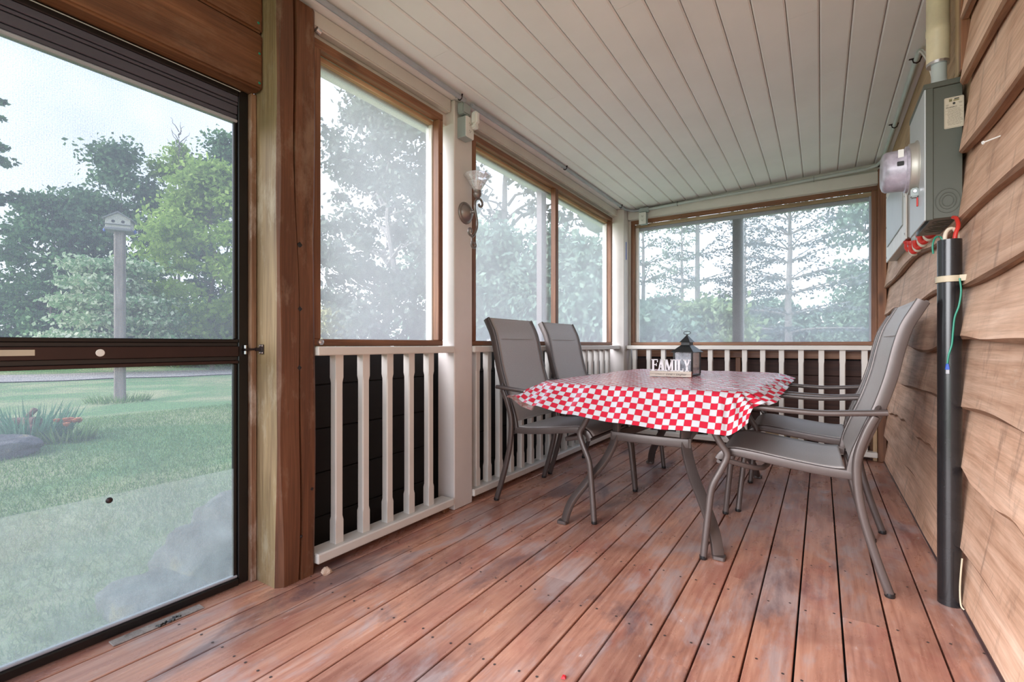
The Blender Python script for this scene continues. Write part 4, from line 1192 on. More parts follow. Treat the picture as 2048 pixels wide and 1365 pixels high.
conduit('ceiling_conduit', [(-1.640, 2.10, zc(-1.64) - .012), (-1.640, 3.0, zc(-1.64)), (-1.640, 4.50, zc(-1.64)), (-1.632, 4.585, zc(-1.64) - .004), (-1.60, 4.640, zc(-1.6) - .010), (-1.56, 4.655, zc(-1.6) - .014), (-1.512, 4.656, zc(-1.6) - .014)], 0.012, M['conduit'],
        'grey conduit from the post outlet to the back left corner', [((-1.640, 3.26, zc(-1.64)), 'y'), ((-1.64, 4.46, zc(-1.64)), 'y')])
conduit('ceiling_conduit', [(-1.425, 4.656, 2.258), (-1.0, 4.660, 2.272), (-0.3, 4.660, 2.285), (0.3, 4.655, 2.305), (0.365, 4.640, 2.318), (0.392, 4.60, 2.334), (0.400, 4.54, zc(0.4)), (0.402, 4.2, zc(0.4)), (0.402, 3.02, zc(0.402))], 0.0125, M['conduit_pale'],
        'pale conduit running along the back wall and up the right ceiling edge', [((-1.15, 4.66, 2.268), 'x'), ((-0.05, 4.66, 2.292), 'x'), ((0.402, 3.95, zc(0.402)), 'y'), ((0.402, 3.10, zc(0.402)), 'y')])
tag(MB().tube(catmull([(0.402, 3.03, zc(.402)), (0.408, 2.98, 2.335), (0.414, 2.86, 2.23), (0.415, 2.74, 2.08), (0.415, 2.66, 1.94)], 5), 0.004, 8, up=(1, 0, 0)).tube(catmull([(0.400, 3.03, zc(.402) - .004), (0.400, 2.97, 2.325), (0.406, 2.84, 2.21), (0.408, 2.72, 2.06), (0.41, 2.64, 1.93)], 5), 0.004, 8, up=(1, 0, 0)).build('cable_pair', M['plastic_white']),
    'pair of white cables from the ceiling conduit end to the meter box', 'cable')

# ------------------------------------------------------------------ meter box
mbx = empty('meter_box', (0, 0, 0), label='grey-green electric meter box with round glass meter on the siding', cat='meter box')
BX0, BX1, BY0, BY1, BZ0, BZ1 = 0.322, 0.428, 2.318, 2.655, 1.385, 1.888
body = bx('body', BX0 + 0.020, BX1, BY0, BY1, BZ0, BZ1 - 0.02, M['meter_box'], mbx, bevel=0.002)
bx('front_cover', BX0, BX0 + 0.006, BY0 - 0.003, BY1 + 0.003, BZ0 - 0.004, BZ1 - 0.012, M['meter_front'], mbx, bevel=0.002)
bx('cover_flange', BX0 + 0.004, BX0 + 0.026, BY0 - 0.004, BY0 + 0.01, BZ0 - 0.004, BZ1 - 0.018, M['meter_box'], mbx, bevel=0.002)
bx('top_cap', BX0 - 0.002, BX1, BY0 - 0.005, BY1 + 0.005, BZ1 - 0.020, BZ1, M['meter_box'], mbx, bevel=0.002)
MC = Vector((BX0, 2.495, 1.632))
MB().lathe([(0.108, 0.0), (0.108, -0.004), (0.104, -0.004), (0.100, -0.010), (0.099, -0.026), (0.092, -0.028), (0.090, -0.026)], MC, (1, 0, 0), 40).build('steel_ring', M['steel_ring'], mbx, smooth=True)
mtr = MB().lathe([(0.092, -0.010), (0.0915, -0.036), (0.085, -0.039), (0.083, -0.046), (0.081, -0.098), (0.074, -0.108), (0.060, -0.113), (0, -0.115)], MC, (1, 0, 0), 40).build('meter_dome', M['meter_glass'], mbx, smooth=True)
MB().lathe([(0, -0.010), (0.078, -0.010), (0.076, -0.090), (0, -0.090)], MC, (1, 0, 0), 32).build('meter_core', M['plastic_white'], mtr, smooth=True)
bx('display', MC.x - 0.0935, MC.x - 0.0905, MC.y - 0.034, MC.y + 0.034, MC.z - 0.010, MC.z + 0.022, M['black'], mtr)
th_ = R(215)
for a_, w_, z_, m_ in ((R(200), .016, .0, 'black'), (R(196), .010, -.022, 'black')):
    pass
MB().prism(rrect(0.022, 0.018, 0.003, 2), (0, 0.002), lambda a, b, c: (MC.x - 0.058 + a, MC.y - 0.0815 - c, MC.z + 0.006 + b)).build('data_port', M['black'], mtr)
MB().prism(rrect(0.018, 0.042, 0.002, 2), (0, 0.001), lambda a, b, c: (MC.x - 0.056 + a, MC.y - 0.0745 - c, MC.z + 0.043 + b)).build('sticker', M['plastic_white'], mtr)
bx('hasp', BX0 - 0.024, BX0 + 0.0, MC.y - 0.062, MC.y - 0.030, MC.z - 0.128, MC.z - 0.092, M['box_grey'], mbx, bevel=0.004, seg=2)
MB().lathe([(0, .004), (.006, .004), (.0075, 0)], (BX0 - 0.012, MC.y - 0.062, MC.z - 0.106), (0, -1, 0), 12).build('bolt', M['chrome'], mbx, smooth=True)
bx('red_seal', BX0 - 0.006, BX0 - 0.001, MC.y - 0.056, MC.y - 0.048, MC.z - 0.165, MC.z - 0.130, M['red'], mbx, bevel=0.001)
# knockouts: pressed rings on the near side and the bottom
for r0 in (0.044, 0.030, 0.020):
    MB().tube([(0.388 + r0 * .78 * math.cos(a), BY0 - 0.0004, 1.447 + r0 * math.sin(a)) for a in np.linspace(0, 2 * math.pi, 36, endpoint=False)], 0.0016, 6, up=(0, 1, 0), closed=True).build('knockout_ring', M['meter_box'], mbx, smooth=True)
for cy_ in (2.39, 2.47, 2.55):
    for r0 in (0.030, 0.018):
        MB().tube([(0.385 + r0 * math.cos(a), cy_ + r0 * math.sin(a), BZ0 - 0.0004) for a in np.linspace(0, 2 * math.pi, 28, endpoint=False)], 0.0016, 6, closed=True).build('knockout_ring', M['meter_box'], mbx, smooth=True)
# printed label on the near side
lb_f = lambda a, b, c: (0.3755 + a * 0.86, BY0 - 0.0008 - c, 1.712 + b)
lab = MB().prism(rrect(0.062, 0.112, 0.004, 3), (0, 0.0006), lambda a, b, c: (0.4045 + a * 0.86, BY0 - c, 1.765 + b)).build('rating_label', M['label'], mbx)
LF = lambda ox, oz: (lambda a, b, c: (0.4045 + (ox + a) * 0.86, BY0 - 0.0008 - c, 1.765 + oz + b))
mb = MB()
for (x0, x1, z0, z1) in ((-.029, -.0284, -.053, .053), (.0284, .029, -.053, .053), (-.029, .029, .0524, .053), (-.029, .029, -.053, -.0524), (-.028, .028, .0085, .0090), (-.028, .028, -.003, -.0025)):
    mb.prism([(x0, z0), (x1, z0), (x1, z1), (x0, z1)], (0, .0002), LF(0, 0))
rl = random.Random(5)
for i in range(13):
    z = 0.006 - i * 0.0042
    x = -.022 + rl.uniform(0, .004)
    while x < .020:
        w_ = rl.uniform(.003, .010)
        mb.prism([(x, z - .0006), (x + w_, z - .0006), (x + w_, z + .0006), (x, z + .0006)], (0, .0002), LF(0, 0)); x += w_ + .0016
for (x0, x1, z) in ((-.025, -.016, .030), (-.025, -.018, .027), (.014, .026, .034), (.016, .025, .031), (-.020, .018, .0125), (.017, .026, .0195)):
    mb.prism([(x0, z - .0006), (x1, z - .0006), (x1, z + .0006), (x0, z + .0006)], (0, .0002), LF(0, 0))
mb.build('fine_print', M['ink_soft'], lab)
text_mesh('lettering', 'EK400RO', 0.0085, M['ink'], lab, LF(-.0255, .017), depth=0.0003, sx=1.0)
mb = MB().prism([(-.016, .040), (-.006, .040), (-.006, .050), (-.016, .050)], (0, .0002), LF(0, 0)).prism([(-.003, .041), (.015, .041), (.017, .046), (-.001, .046)], (0, .0002), LF(0, 0))
mb.build('maker_mark', M['olive'], lab)
mb = MB().prism([(-.014, .0435), (-.012, .045), (-.0095, .045), (-.008, .047), (-.0075, .0455), (-.0085, .044), (-.0088, .042), (-.0095, .0437), (-.0125, .0437), (-.0135, .042)], (0.0003, .0005), LF(0, 0)).prism([(0, .047), (.015, .047), (.0165, .0505), (.0015, .0505)], (0, .0002), LF(0, 0))
mb.prism([(.0045 * math.cos(a), .0325 + .0045 * math.sin(a)) for a in np.linspace(0, 2 * math.pi, 16, endpoint=False)], (0, .0002), LF(0, 0))
mb.build('emblem', M['ink'], lab)

# service mast into the box
ms = empty('service_mast', (0, 0, 0), label='yellowed insulated pipe rising from the meter box to the ceiling', cat='pipe')
MB().lathe([(0.034, 2.030), (0.036, 2.028), (0.036, 2.14), (0.0375, 2.142), (0.0375, 2.162), (0.036, 2.164), (0.036, ceil_z(.4) - .002)], (0.385, 2.475, 0), (0, 0, 1), 24).build('pipe_jacket', M['mast'], ms, smooth=True)
MB().lathe([(0.0, 2.018), (0.035, 2.018), (0.036, 2.030), (0.0, 2.031)], (0.385, 2.475, 0), (0, 0, 1), 24).build('collar', M['chrome'], ms, smooth=True)
MB().lathe([(0.024, 1.888), (0.028, 1.889), (0.028, 1.950), (0.024, 1.955), (0.024, 2.02)], (0.388, 2.475, 0), (0, 0, 1), 20).build('coupling', M['conduit_pale'], ms, smooth=True)

# ------------------------------------------------------------------ distribution panel further along
dp = empty('breaker_panel', (0, 0, 0), label='white-fronted breaker panel on the siding beyond the meter box', cat='breaker panel')
PX = 0.372; PY0, PY1, PZ0, PZ1 = 3.215, 4.10, 1.478, 1.945
bx('body', PX + 0.008, 0.428, PY0 + 0.012, PY1 - 0.012, PZ0 + 0.006, PZ1 - 0.006, M['meter_front'], dp)
bx('cover', PX, PX + 0.008, PY0, PY1, PZ0, PZ1, M['plastic_white'], dp, bevel=0.002)
pd = bx('panel_door', PX - 0.006, PX, PY0 + 0.09, PY1 - 0.09, PZ0 + 0.09, PZ1 - 0.06, M['meter_front'], dp, bevel=0.003)
for y in (PY0 + .03, PY1 - .03):
    for z in (PZ0 + .03, PZ1 - .03, (PZ0 + PZ1) / 2):
        MB().lathe([(0, -.003), (.005, -.003), (.006, 0)], (PX, y, z), (1, 0, 0), 10).build('screw', M['chrome'], dp)
# cables leaving the bottom of the panel
rc = random.Random(11)
cab = [(3.30, 'red'), (3.225, 'cable_white'), (3.16, 'red'), (3.10, 'cable_white'), (3.03, 'red'), (2.96, 'cable_white'), (2.885, 'red'), (2.81, 'cable_white'), (2.74, 'red')]
for i, (y, mm) in enumerate(cab):
    zt = (PZ0 + 0.006) if y > 3.20 else (1.47 - 0.02)
    x = 0.388 + 0.008 * (i % 2)
    z0 = PZ0 + 0.006 if y >= PY0 + .012 else 1.452
    c = empty('cable', (0, 0, 0), label=None, cat='cable')
    ordn = ['farthest', 'second farthest', 'middle', 'second nearest', 'nearest'] if mm == 'red' else ['farthest', 'second farthest', 'second nearest', 'nearest']
    tag(c, '%s cable looping under the breaker panel, %s of its colour from the camera' % ('red' if mm == 'red' else 'cream', ordn[i // 2]), 'cable', 'cables under the panel')
    yy = y
    pts = catmull([(x, yy, z0 - 0.004), (x - .002, yy - .004, z0 - 0.040), (x + .008, yy - .018, z0 - 0.060), (x + .020, yy - .034, z0 - 0.050), (0.418, yy - .044, z0 - 0.022)], 5)
    MB().tube(pts, 0.011, 10, up=(1, 0, 0)).build('sheath', M[mm], c, smooth=True)
    MB().lathe([(0, 0), (.016, 0), (.016, -.016), (.013, -.020), (0, -.020)], (x, yy, z0), (0, 0, 1), 14).build('connector', M['red'] if i % 3 != 1 else M['box_grey'], c, smooth=True)

# ------------------------------------------------------------------ black standpipe with cables
bp_ = empty('cable_pipe', (0.383, 2.262, 0), label='tall black cable pipe standing against the siding', cat='pipe')
MB().lathe([(0.0335, 0.0), (0.0335, 1.292), (0.0300, 1.292), (0.0300, 1.20), (0, 1.20)], (0, 0, 0), (0, 0, 1), 28).build('pipe_wall', M['pipe_black'], bp_, smooth=True)
MB().sweep(rrect(0.004, 0.022, 0.001, 1), [(0.050, -0.052, 1.152), (0.020, -0.040, 1.152)] + [(0.037 * math.cos(a), 0.037 * math.sin(a), 1.152) for a in np.linspace(-1.05, -math.pi * 1.35, 16)] + [(-0.010, 0.048, 1.152), (0.030, 0.060, 1.152)], up=(0, 0, 1)).build('clamp', M['beige'], bp_, smooth=True)
MB().tube(catmull([(-0.012, -0.012, 1.22), (-0.014, -0.010, 1.300), (-0.005, -0.006, 1.328), (0.012, 0.000, 1.330), (0.022, 0.004, 1.30), (0.020, 0.004, 1.22)], 5), 0.0065, 10, up=(1, 0, 0)).build('wire_loop', M['cable_white'], bp_, smooth=True)
MB().tube(catmull([(0.010, -0.012, 1.22), (0.012, -0.012, 1.30), (0.022, -0.004, 1.338), (0.024, 0.03, 1.372), (0.020, 0.06, 1.384)], 5), 0.0065, 10, up=(1, 0, 0)).build('wire_loop', M['red'], bp_, smooth=True)
MB().tube(catmull([(-0.016, 0.010, 1.22), (-0.018, 0.012, 1.30), (-0.036, 0.012, 1.308), (-0.044, 0.010, 1.28), (-0.042, 0.012, 1.25)], 5), 0.003, 8, up=(1, 0, 0)).build('wire_loop', M['green_cable'], bp_, smooth=True)
et = empty('network_cable', (0, 0, 0), label='green network cable with blue plug hanging on the black pipe', cat='cable')
gp = [(0.4200, 2.299, 1.150), (0.4235, 2.297, 1.105), (0.4180, 2.298, 1.055), (0.4080, 2.302, 1.015), (0.4040, 2.304, 0.965), (0.4010, 2.305, 0.920), (0.3930, 2.3055, 0.885), (0.3895, 2.306, 0.852)]
gp = [(x - 0.019, y - 0.083, z) for x, y, z in gp]
MB().tube(catmull(gp, 6), 0.0028, 8, up=(1, 0, 0)).build('sheath', M['green_cable'], et, smooth=True)
MB().add([(0.3672, 2.219, 0.854), (0.3738, 2.219, 0.854), (0.3738, 2.227, 0.854), (0.3672, 2.227, 0.854), (0.3645, 2.217, 0.833), (0.3765, 2.217, 0.833), (0.3765, 2.2275, 0.833), (0.3645, 2.2275, 0.833)],
         [(0, 3, 2, 1), (4, 5, 6, 7), (0, 1, 5, 4), (1, 2, 6, 5), (2, 3, 7, 6), (3, 0, 4, 7)]).build('plug_boot', M['blue'], et, bevel=.001)
bx('plug', 0.3660, 0.3755, 2.218, 2.226, 0.818, 0.833, M['lantern_glass'], et, bevel=.0008)
tag(MB().tube(catmull([(0.408, 2.190, 0.018), (0.4005, 2.195, 0.030), (0.399, 2.200, 0.08), (0.401, 2.198, 0.14), (0.404, 2.195, 0.19)], 5), 0.0025, 8, up=(1, 0, 0)).build('thin_cable', M['beige']),
    'thin cream cable beside the foot of the black pipe', 'cable')

# ------------------------------------------------------------------ bits on the deck
tag(MB().add([(-0.600, 1.165, .0005), (-0.588, 1.170, .0005), (-0.590, 1.182, .0005), (-0.602, 1.178, .0005), (-0.597, 1.168, .006), (-0.591, 1.171, .006), (-0.592, 1.179, .006), (-0.599, 1.177, .006)],
             [(0, 3, 2, 1), (4, 5, 6, 7), (0, 1, 5, 4), (1, 2, 6, 5), (2, 3, 7, 6), (3, 0, 4, 7)]).build('plastic_scrap', M['red_bit']), 'tiny red plastic scrap in a gap of the deck', 'scrap')
tag(MB().lathe([(0, 0), (.016, 0.0), (.021, .008), (.016, .020), (.006, .026), (0, .026)], (-1.668, 1.186, 0.0), (0.2, 0.1, 1), 9, wob=lambda k, i: 1 + .25 * math.sin(k * 2.1 + i)).build('wood_chip', M['shard']), 'pale wood chip lying at the foot of the timber post', 'wood chip')

# ------------------------------------------------------------------ outside: ground, road, roof end
GZ = -0.35
CT, ST = math.cos(R(33.1)), math.sin(R(33.1))
gnd = MB()
nG = 60
gx = np.linspace(-75, 45, nG); gy = np.linspace(-30, 85, nG)
def gh(x, y):
    d = math.hypot(x + 0.7, y - 1.5)
    k = min(1, max(0, (d - 6) / 20))
    return GZ + k * 0.12 * mnoise.noise((x * .08, y * .08, 0.5))
gnd.add([(x, y, gh(x, y)) for y in gy for x in gx], [(j * nG + i, j * nG + i + 1, (j + 1) * nG + i + 1, (j + 1) * nG + i) for j in range(nG - 1) for i in range(nG - 1)])
tag(gnd.build('ground', M['lawn'], smooth=2), kind='structure')
road = MB()
rp = [(-26.5, -25), (-25.2, -8), (-24.6, 2), (-24.2, 8), (-23.6, 14), (-20, 24), (-10, 33), (4, 36), (25, 37)]
rc_ = catmull([(x, y, 0) for x, y in rp], 8)
vs_ = []
for i, p in enumerate(rc_):
    t = rc_[min(i + 1, len(rc_) - 1)] - rc_[max(i - 1, 0)]; t.normalize()
    n_ = Vector((-t.y, t.x, 0))
    for s in (-2.6, 2.6):
        q = p + n_ * (s + 0.25 * math.sin(i * 1.3 + s))
        vs_.append((q.x, q.y, gh(q.x, q.y) + 0.035))
road.add(vs_, [(2 * i, 2 * i + 1, 2 * i + 3, 2 * i + 2) for i in range(len(rc_) - 1)])
tag(road.build('gravel_road', M['gravel'], fix=False), 'pale gravel road crossing beyond the lawn', 'road')

roof = MB().prism([(4.10, 2.70), (4.62, 2.46), (5.12, 2.265), (5.34, 2.265), (5.34, 2.75)], (-2.28, -1.96), lambda a, b, c: (c, a, b)).build('roof_return', M['soffit'])
tag(roof, 'boxed end of the roof overhang outside the far left screen', 'roof overhang')
bx('gutter_end', -2.31, -2.20, 4.98, 5.28, 2.32, 2.40, M['conduit'], roof, bevel=0.01)

# birdhouse
bh = empty('birdhouse', (-13.19, 4.11, GZ), rz=R(62), label='white birdhouse on a tall weathered wooden pole in the lawn', cat='birdhouse')
MB().prism(rrect(0.19, 0.19, 0.03, 2), (-0.1, 3.80), lambda a, b, c: (a, b, c)).build('pole', M['grey_wood'], bh)
bx('platform', -0.24, 0.24, -0.21, 0.21, 3.80, 3.86, M['roof_grey'], bh, bevel=.01)
hb_ = bx('house', -0.22, 0.22, -0.18, 0.18, 3.86, 4.06, M['bird_white'], bh, bevel=.005)
MB().prism([(-0.22, 4.06), (0.22, 4.06), (0.0, 4.19)], (-0.18, 0.18), lambda a, b, c: (a, c, b)).build('gable', M['bird_white'], bh)
for s in (-1, 1):
    MB().prism([(s * 0.27, 4.030), (s * 0.27, 4.055), (0, 4.225), (0, 4.195)], (-0.22, 0.22), lambda a, b, c: (a, c, b)).build('roof_panel', M['roof_grey'], bh)
    MB().lathe([(0, .004), (.032, .004), (.032, 0)], (s * 0.085, -0.18, 4.00), (0, -1, 0), 14).build('entrance_hole', M['black'], hb_)
bx('ledge', -0.24, 0.24, -0.21, -0.18, 3.925, 3.94, M['roof_grey'], hb_)
for s in (-1, 1):
    MB().lathe([(0, -.06), (.02, -.05), (.03, -.015), (.02, .015), (.008, .035), (0, .04)], (s * 0.27, 0, 3.84), (0, 0, 1), 10).build('gourd', M['blue'], bh, smooth=True)

# ------------------------------------------------------------------ rocks
def rock(name, loc, sx, sy, sz, seed, label, group=None, rz=0):
    bm = bmesh.new()
    bmesh.ops.create_icosphere(bm, subdivisions=4, radius=1)
    for v in bm.verts:
        n_ = v.co.normalized()
        f = 1 + 0.28 * mnoise.noise(n_ * 1.3 + Vector((seed, 0, 0))) + 0.12 * mnoise.noise(n_ * 3.1 + Vector((0, seed, 0))) + 0.05 * mnoise.noise(n_ * 8 + Vector((0, 0, seed)))
        c = n_ * f
        c = Vector([max(-0.78, min(0.78, q)) * 1.12 for q in c])
        v.co = Vector((c.x * sx, c.y * sy, c.z * sz))
    zmin = min(v.co.z for v in bm.verts)
    for v in bm.verts: v.co.z -= zmin + sz * 0.15
    me = bpy.data.meshes.new(name); bm.to_mesh(me); bm.free()
    me.polygons.foreach_set('use_smooth', [True] * len(me.polygons))
    me.materials.append(M['rock'])
    o = bpy.data.objects.new(name, me); col.objects.link(o); o.location = loc; o.rotation_euler = (0, 0, rz)
    return tag(o, label, 'rock', group)
rock('boulder', (-2.86, 1.30, GZ), .27, .25, .155, 1.2, 'large grey boulder just outside the door, middle of the rock pile')
rock('boulder', (-3.22, 1.62, GZ), .26, .22, .17, 4.4, 'tall grey boulder at the top of the rock pile outside the door')
rock('boulder', (-2.72, 0.98, GZ), .24, .20, .075, 7.3, 'flat grey boulder at the left edge of the rock pile outside the door')
rock('boulder', (-2.50, 1.46, GZ), .17, .20, .14, 9.9, 'grey boulder of the rock pile nearest the door frame')
rock('boulder', (-3.62, 2.05, GZ), .22, .22, .13, 12.1, 'grey boulder at the back of the rock pile outside the door')
rock('boulder', (-7.95, 1.30, GZ), .50, .40, .12, 15.0, 'flat lichen-covered boulder in front of the flower bed')

# ------------------------------------------------------------------ plants: fast leaf meshes
def fast_mesh(name, V, F, m, parent, label=None):
    """V (n,3), F (k,q) arrays"""
    me = bpy.data.meshes.new(name)
    V = np.asarray(V, dtype=np.float32); F = np.asarray(F, dtype=np.int32)
    me.vertices.add(len(V)); me.vertices.foreach_set('co', V.ravel())
    k, q = F.shape
    me.loops.add(k * q); me.loops.foreach_set('vertex_index', F.ravel())
    me.polygons.add(k)
    me.polygons.foreach_set('loop_start', np.arange(0, k * q, q, dtype=np.int32))
    me.update(calc_edges=True)
    me.materials.append(m)
    o = bpy.data.objects.new(name, me); col.objects.link(o); o.parent = parent
    return o
def unit(a): return a / np.maximum(np.linalg.norm(a, axis=-1, keepdims=True), 1e-6)
def kites(P, D, W, L, rs):
    """kite-shaped leaves: base P, direction D, width vec dir W, length L (n,), width 0.5 L"""
    n = len(P)
    D = unit(D); S = unit(np.cross(D, W))
    L = L[:, None]
    wd = 0.30
    V = np.empty((n, 4, 3))
    V[:, 0] = P; V[:, 1] = P + D * L * 0.55 + S * L * wd; V[:, 2] = P + D * L; V[:, 3] = P + D * L * 0.55 - S * L * wd
    return V.reshape(-1, 3), np.arange(4 * n).reshape(n, 4)
def limb(mb, a, b, r0, r1, wob, rs):
    a, b = Vector(a), Vector(b)
    pts = []
    for k in range(6):
        t = k / 5
        p = a.lerp(b, t)
        if 0 < k < 5: p += Vector(rs.normal(0, wob, 3))
        pts.append(p)
    mb.tube(pts, 1.0, 6, scale=[r0 + (r1 - r0) * k / 5 for k in range(6)], up=(0.31, 0.77, 0.1))
def at(u, D, z=0.0):
    a = (u - 1024) / 948
    return (D * (a * CT - ST), D * (a * ST + CT), z)

def leafy_tree(name, loc, height, rx, leaf, mat, label, cat='tree', seed=1, z0=0.25, n_cl=70, per=170, cl_r=0.30, shape='egg', bark='bark', trunk_r=0.12, flat=0.6, limbs=26, group=None, lean=(0, 0)):
    rs = np.random.RandomState(seed)
    t = empty(name, (loc[0], loc[1], GZ), label=label, cat=cat, group=group)
    zlo = height * z0; H_ = height - zlo
    C = []
    while len(C) < n_cl:
        w = rs.uniform(0, 1)
        if shape == 'egg': rad = math.sin(math.pi * min(1, (w * 0.86 + 0.12))) ** 0.7
        elif shape == 'cone': rad = (1 - w) ** 0.75 * 0.95 + 0.08
        elif shape == 'tier': rad = (1.0 - 0.55 * w)
        else: rad = math.sqrt(max(0, 1 - (2 * w - 1) ** 2))
        a = rs.uniform(0, 2 * math.pi)
        rr = rad * rx * (rs.uniform(0.15, 1) ** 0.45)
        C.append((rr * math.cos(a) + lean[0] * w, rr * math.sin(a) + lean[1] * w, zlo + H_ * w))
    C = np.array(C)
    n = n_cl * per
    idx = np.repeat(np.arange(n_cl), per)
    cr = cl_r * rx * rs.uniform(0.6, 1.3, n_cl)[idx][:, None]
    P = C[idx] + rs.normal(0, 1, (n, 3)) * cr * np.array([1, 1, flat]) * 0.62
    if shape == 'tier':
        P[:, 2] = np.round(P[:, 2] / (H_ / 5)) * (H_ / 5) + rs.normal(0, H_ * 0.035, n)
    P[:, 2] = np.maximum(P[:, 2], 0.05)
    D = rs.normal(0, 1, (n, 3)); D[:, 2] -= 0.25
    W = rs.normal(0, 1, (n, 3)); W[:, 2] += 0.8
    V, F = kites(P, D, W, leaf * rs.uniform(0.6, 1.35, n), rs)
    fo = fast_mesh('foliage', V, F, mat, t)
    fo['kind'] = 'stuff'
    mb = MB()
    top = (lean[0] * .8, lean[1] * .8, height * 0.9)
    limb(mb, (0, 0, 0), top, trunk_r, trunk_r * 0.15, 0.05 * rx, rs)
    mb.build('trunk', M[bark], t, smooth=True)
    mb = MB()
    for c in C[rs.choice(n_cl, min(limbs, n_cl), replace=False)]:
        zb = max(0.15 * height, c[2] - 0.55 * math.hypot(c[0], c[1]) - 0.1)
        k = zb / height
        limb(mb, (lean[0] * .8 * k, lean[1] * .8 * k, zb), c, trunk_r * 0.35, trunk_r * 0.08, 0.04 * rx, rs)
    mb.build('branches', M[bark], t, smooth=True)
    return t

def conifer(name, loc, height, rad, mat, label, seed=1, z0=0.05, whorl=0.28, per=7, droop=0.25, upturn=0.15, twig=0.17, dens=0.085, needle=0.055, bark='bark_grey', group=None, trunk_r=0.07, power=0.85, ang=None, sub=True):
    rs = np.random.RandomState(seed)
    t = empty(name, (loc[0], loc[1], GZ), label=label, cat='tree', group=group)
    mb = MB(); limb(mb, (0, 0, 0), (0, 0, height), trunk_r, 0.012, 0.01, rs); mb.build('trunk', M[bark], t, smooth=True)
    br = MB()
    PP, DD, LL = [], [], []
    z = height * z0
    while z < height * 0.985:
        k = (z - height * z0) / (height * (1 - z0))
        Lb = rad * (1 - k) ** power + 0.06
        n = per if k < 0.8 else max(4, per - 2)
        a0 = rs.uniform(0, 6.28)
        for q in range(n):
            a = a0 + q * 2 * math.pi / n + rs.uniform(-.3, .3)
            if ang is not None and rs.uniform() < 0.0: pass
            L = Lb * rs.uniform(0.7, 1.12)
            el = 0.15 + 0.55 * k                     # upper branches point up
            d = np.array([math.cos(a), math.sin(a), 0])
            m_ = max(3, int(L / 0.14))
            pts = []
            for j in range(m_ + 1):
                s = j / m_
                zz = z + L * (el * s - (droop + el * 0.2) * s * s * (1 - k) * 2.0 + upturn * s ** 3)
                pts.append(np.array([0, 0, zz]) + d * L * s)
            br.tube([tuple(p) for p in pts], 1.0, 4, scale=[0.016 * (1 - j / (m_ + 1)) * (0.4 + L / rad) + 0.003 for j in range(m_ + 1)], up=(0.1, 0.2, 1))
            nt_ = max(3, int(L / dens))
            side = np.array([-d[1], d[0], 0])
            for j in range(nt_):
                s = (j + 0.6) / nt_
                if s < 0.12: continue
                f = s * m_; i0 = min(int(f), m_ - 1); p = pts[i0] + (pts[i0 + 1] - pts[i0]) * (f - i0)
                tl = twig * (0.35 + 1.15 * math.sin(math.pi * min(1, s * 0.75 + 0.18))) * rs.uniform(0.7, 1.25)
                if s > 0.93: tl *= 0.8
                for sg_ in (-1, 1):
                    dv = d * 0.75 + side * sg_ * 0.85 + np.array([0, 0, -0.28 + 0.3 * k + rs.uniform(-.15, .15)])
                    PP.append(p); DD.append(dv); LL.append(tl)
            PP.append(pts[-1] - d * 0.02); DD.append(pts[-1] - pts[-2]); LL.append(twig * 0.7)
        z += whorl * (0.7 + 0.5 * (1 - k)) * rs.uniform(0.8, 1.2)
    # leader
    PP.append(np.array([0, 0, height - .05])); DD.append(np.array([0, 0.02, 1.])); LL.append(0.25)
    P0 = np.array(PP); D0 = unit(np.array(DD)); L0 = np.array(LL)
    br.build('branches', M[bark], t, smooth=True)
    # each twig: a narrow spray made of short needle kites along both sides
    K = 7
    n = len(P0)
    s = np.tile(np.linspace(0.05, 1.0, K), n)
    idx = np.repeat(np.arange(n), K)
    P = P0[idx] + D0[idx] * (L0[idx] * s)[:, None] + rs.normal(0, 0.006, (n * K, 3))
    Dn = D0[idx] * 0.9 + rs.normal(0, 0.55, (n * K, 3)); Dn[:, 2] -= 0.1
    Wn = rs.normal(0, 1, (n * K, 3)); Wn[:, 2] += 0.7
    V, F = kites(P, Dn, Wn, needle * rs.uniform(0.7, 1.5, n * K), rs)
    fo = fast_mesh('foliage', V, F, mat, t); fo['kind'] = 'stuff'
    return t

# beyond the lawn, seen through the door
B = 'tree line beyond the gravel road'
leafy_tree('leafy_tree', at(105, 27), 9.9, 2.25, .26, M['leaf_dark'], 'dark green tree at the left of the tree line beyond the lawn', seed=2, z0=.10, n_cl=85, per=190, group=B)
leafy_tree('leafy_tree', at(240, 30), 13.6, 2.7, .28, M['leaf_dark'], 'tallest dark green tree, behind the birdhouse', seed=3, z0=.08, n_cl=110, per=190, group=B)
leafy_tree('maple_tree', at(425, 24), 10.2, 2.5, .27, M['leaf_maple'], 'bright yellow-green maple beside the door frame', seed=5, z0=.08, n_cl=85, per=190, flat=.42, group=B)
leafy_tree('leafy_tree', at(450, 33), 15.6, 2.5, .30, M['leaf_dark'], 'dark tree top showing above the yellow-green maple', seed=6, z0=.2, n_cl=70, per=170, group=B)
leafy_tree('maple_tree', at(352, 32), 14.6, 1.7, .30, M['leaf_maple'], 'slender light green tree between the dark tree and the maple', seed=8, z0=.45, n_cl=34, per=150, group=B)
leafy_tree('flowering_tree', at(232, 21), 5.0, 2.35, .20, M['leaf_bloom'], 'low tiered tree in white bloom behind the birdhouse pole', seed=9, z0=.22, n_cl=70, per=230, shape='tier', flat=.30, group=B)
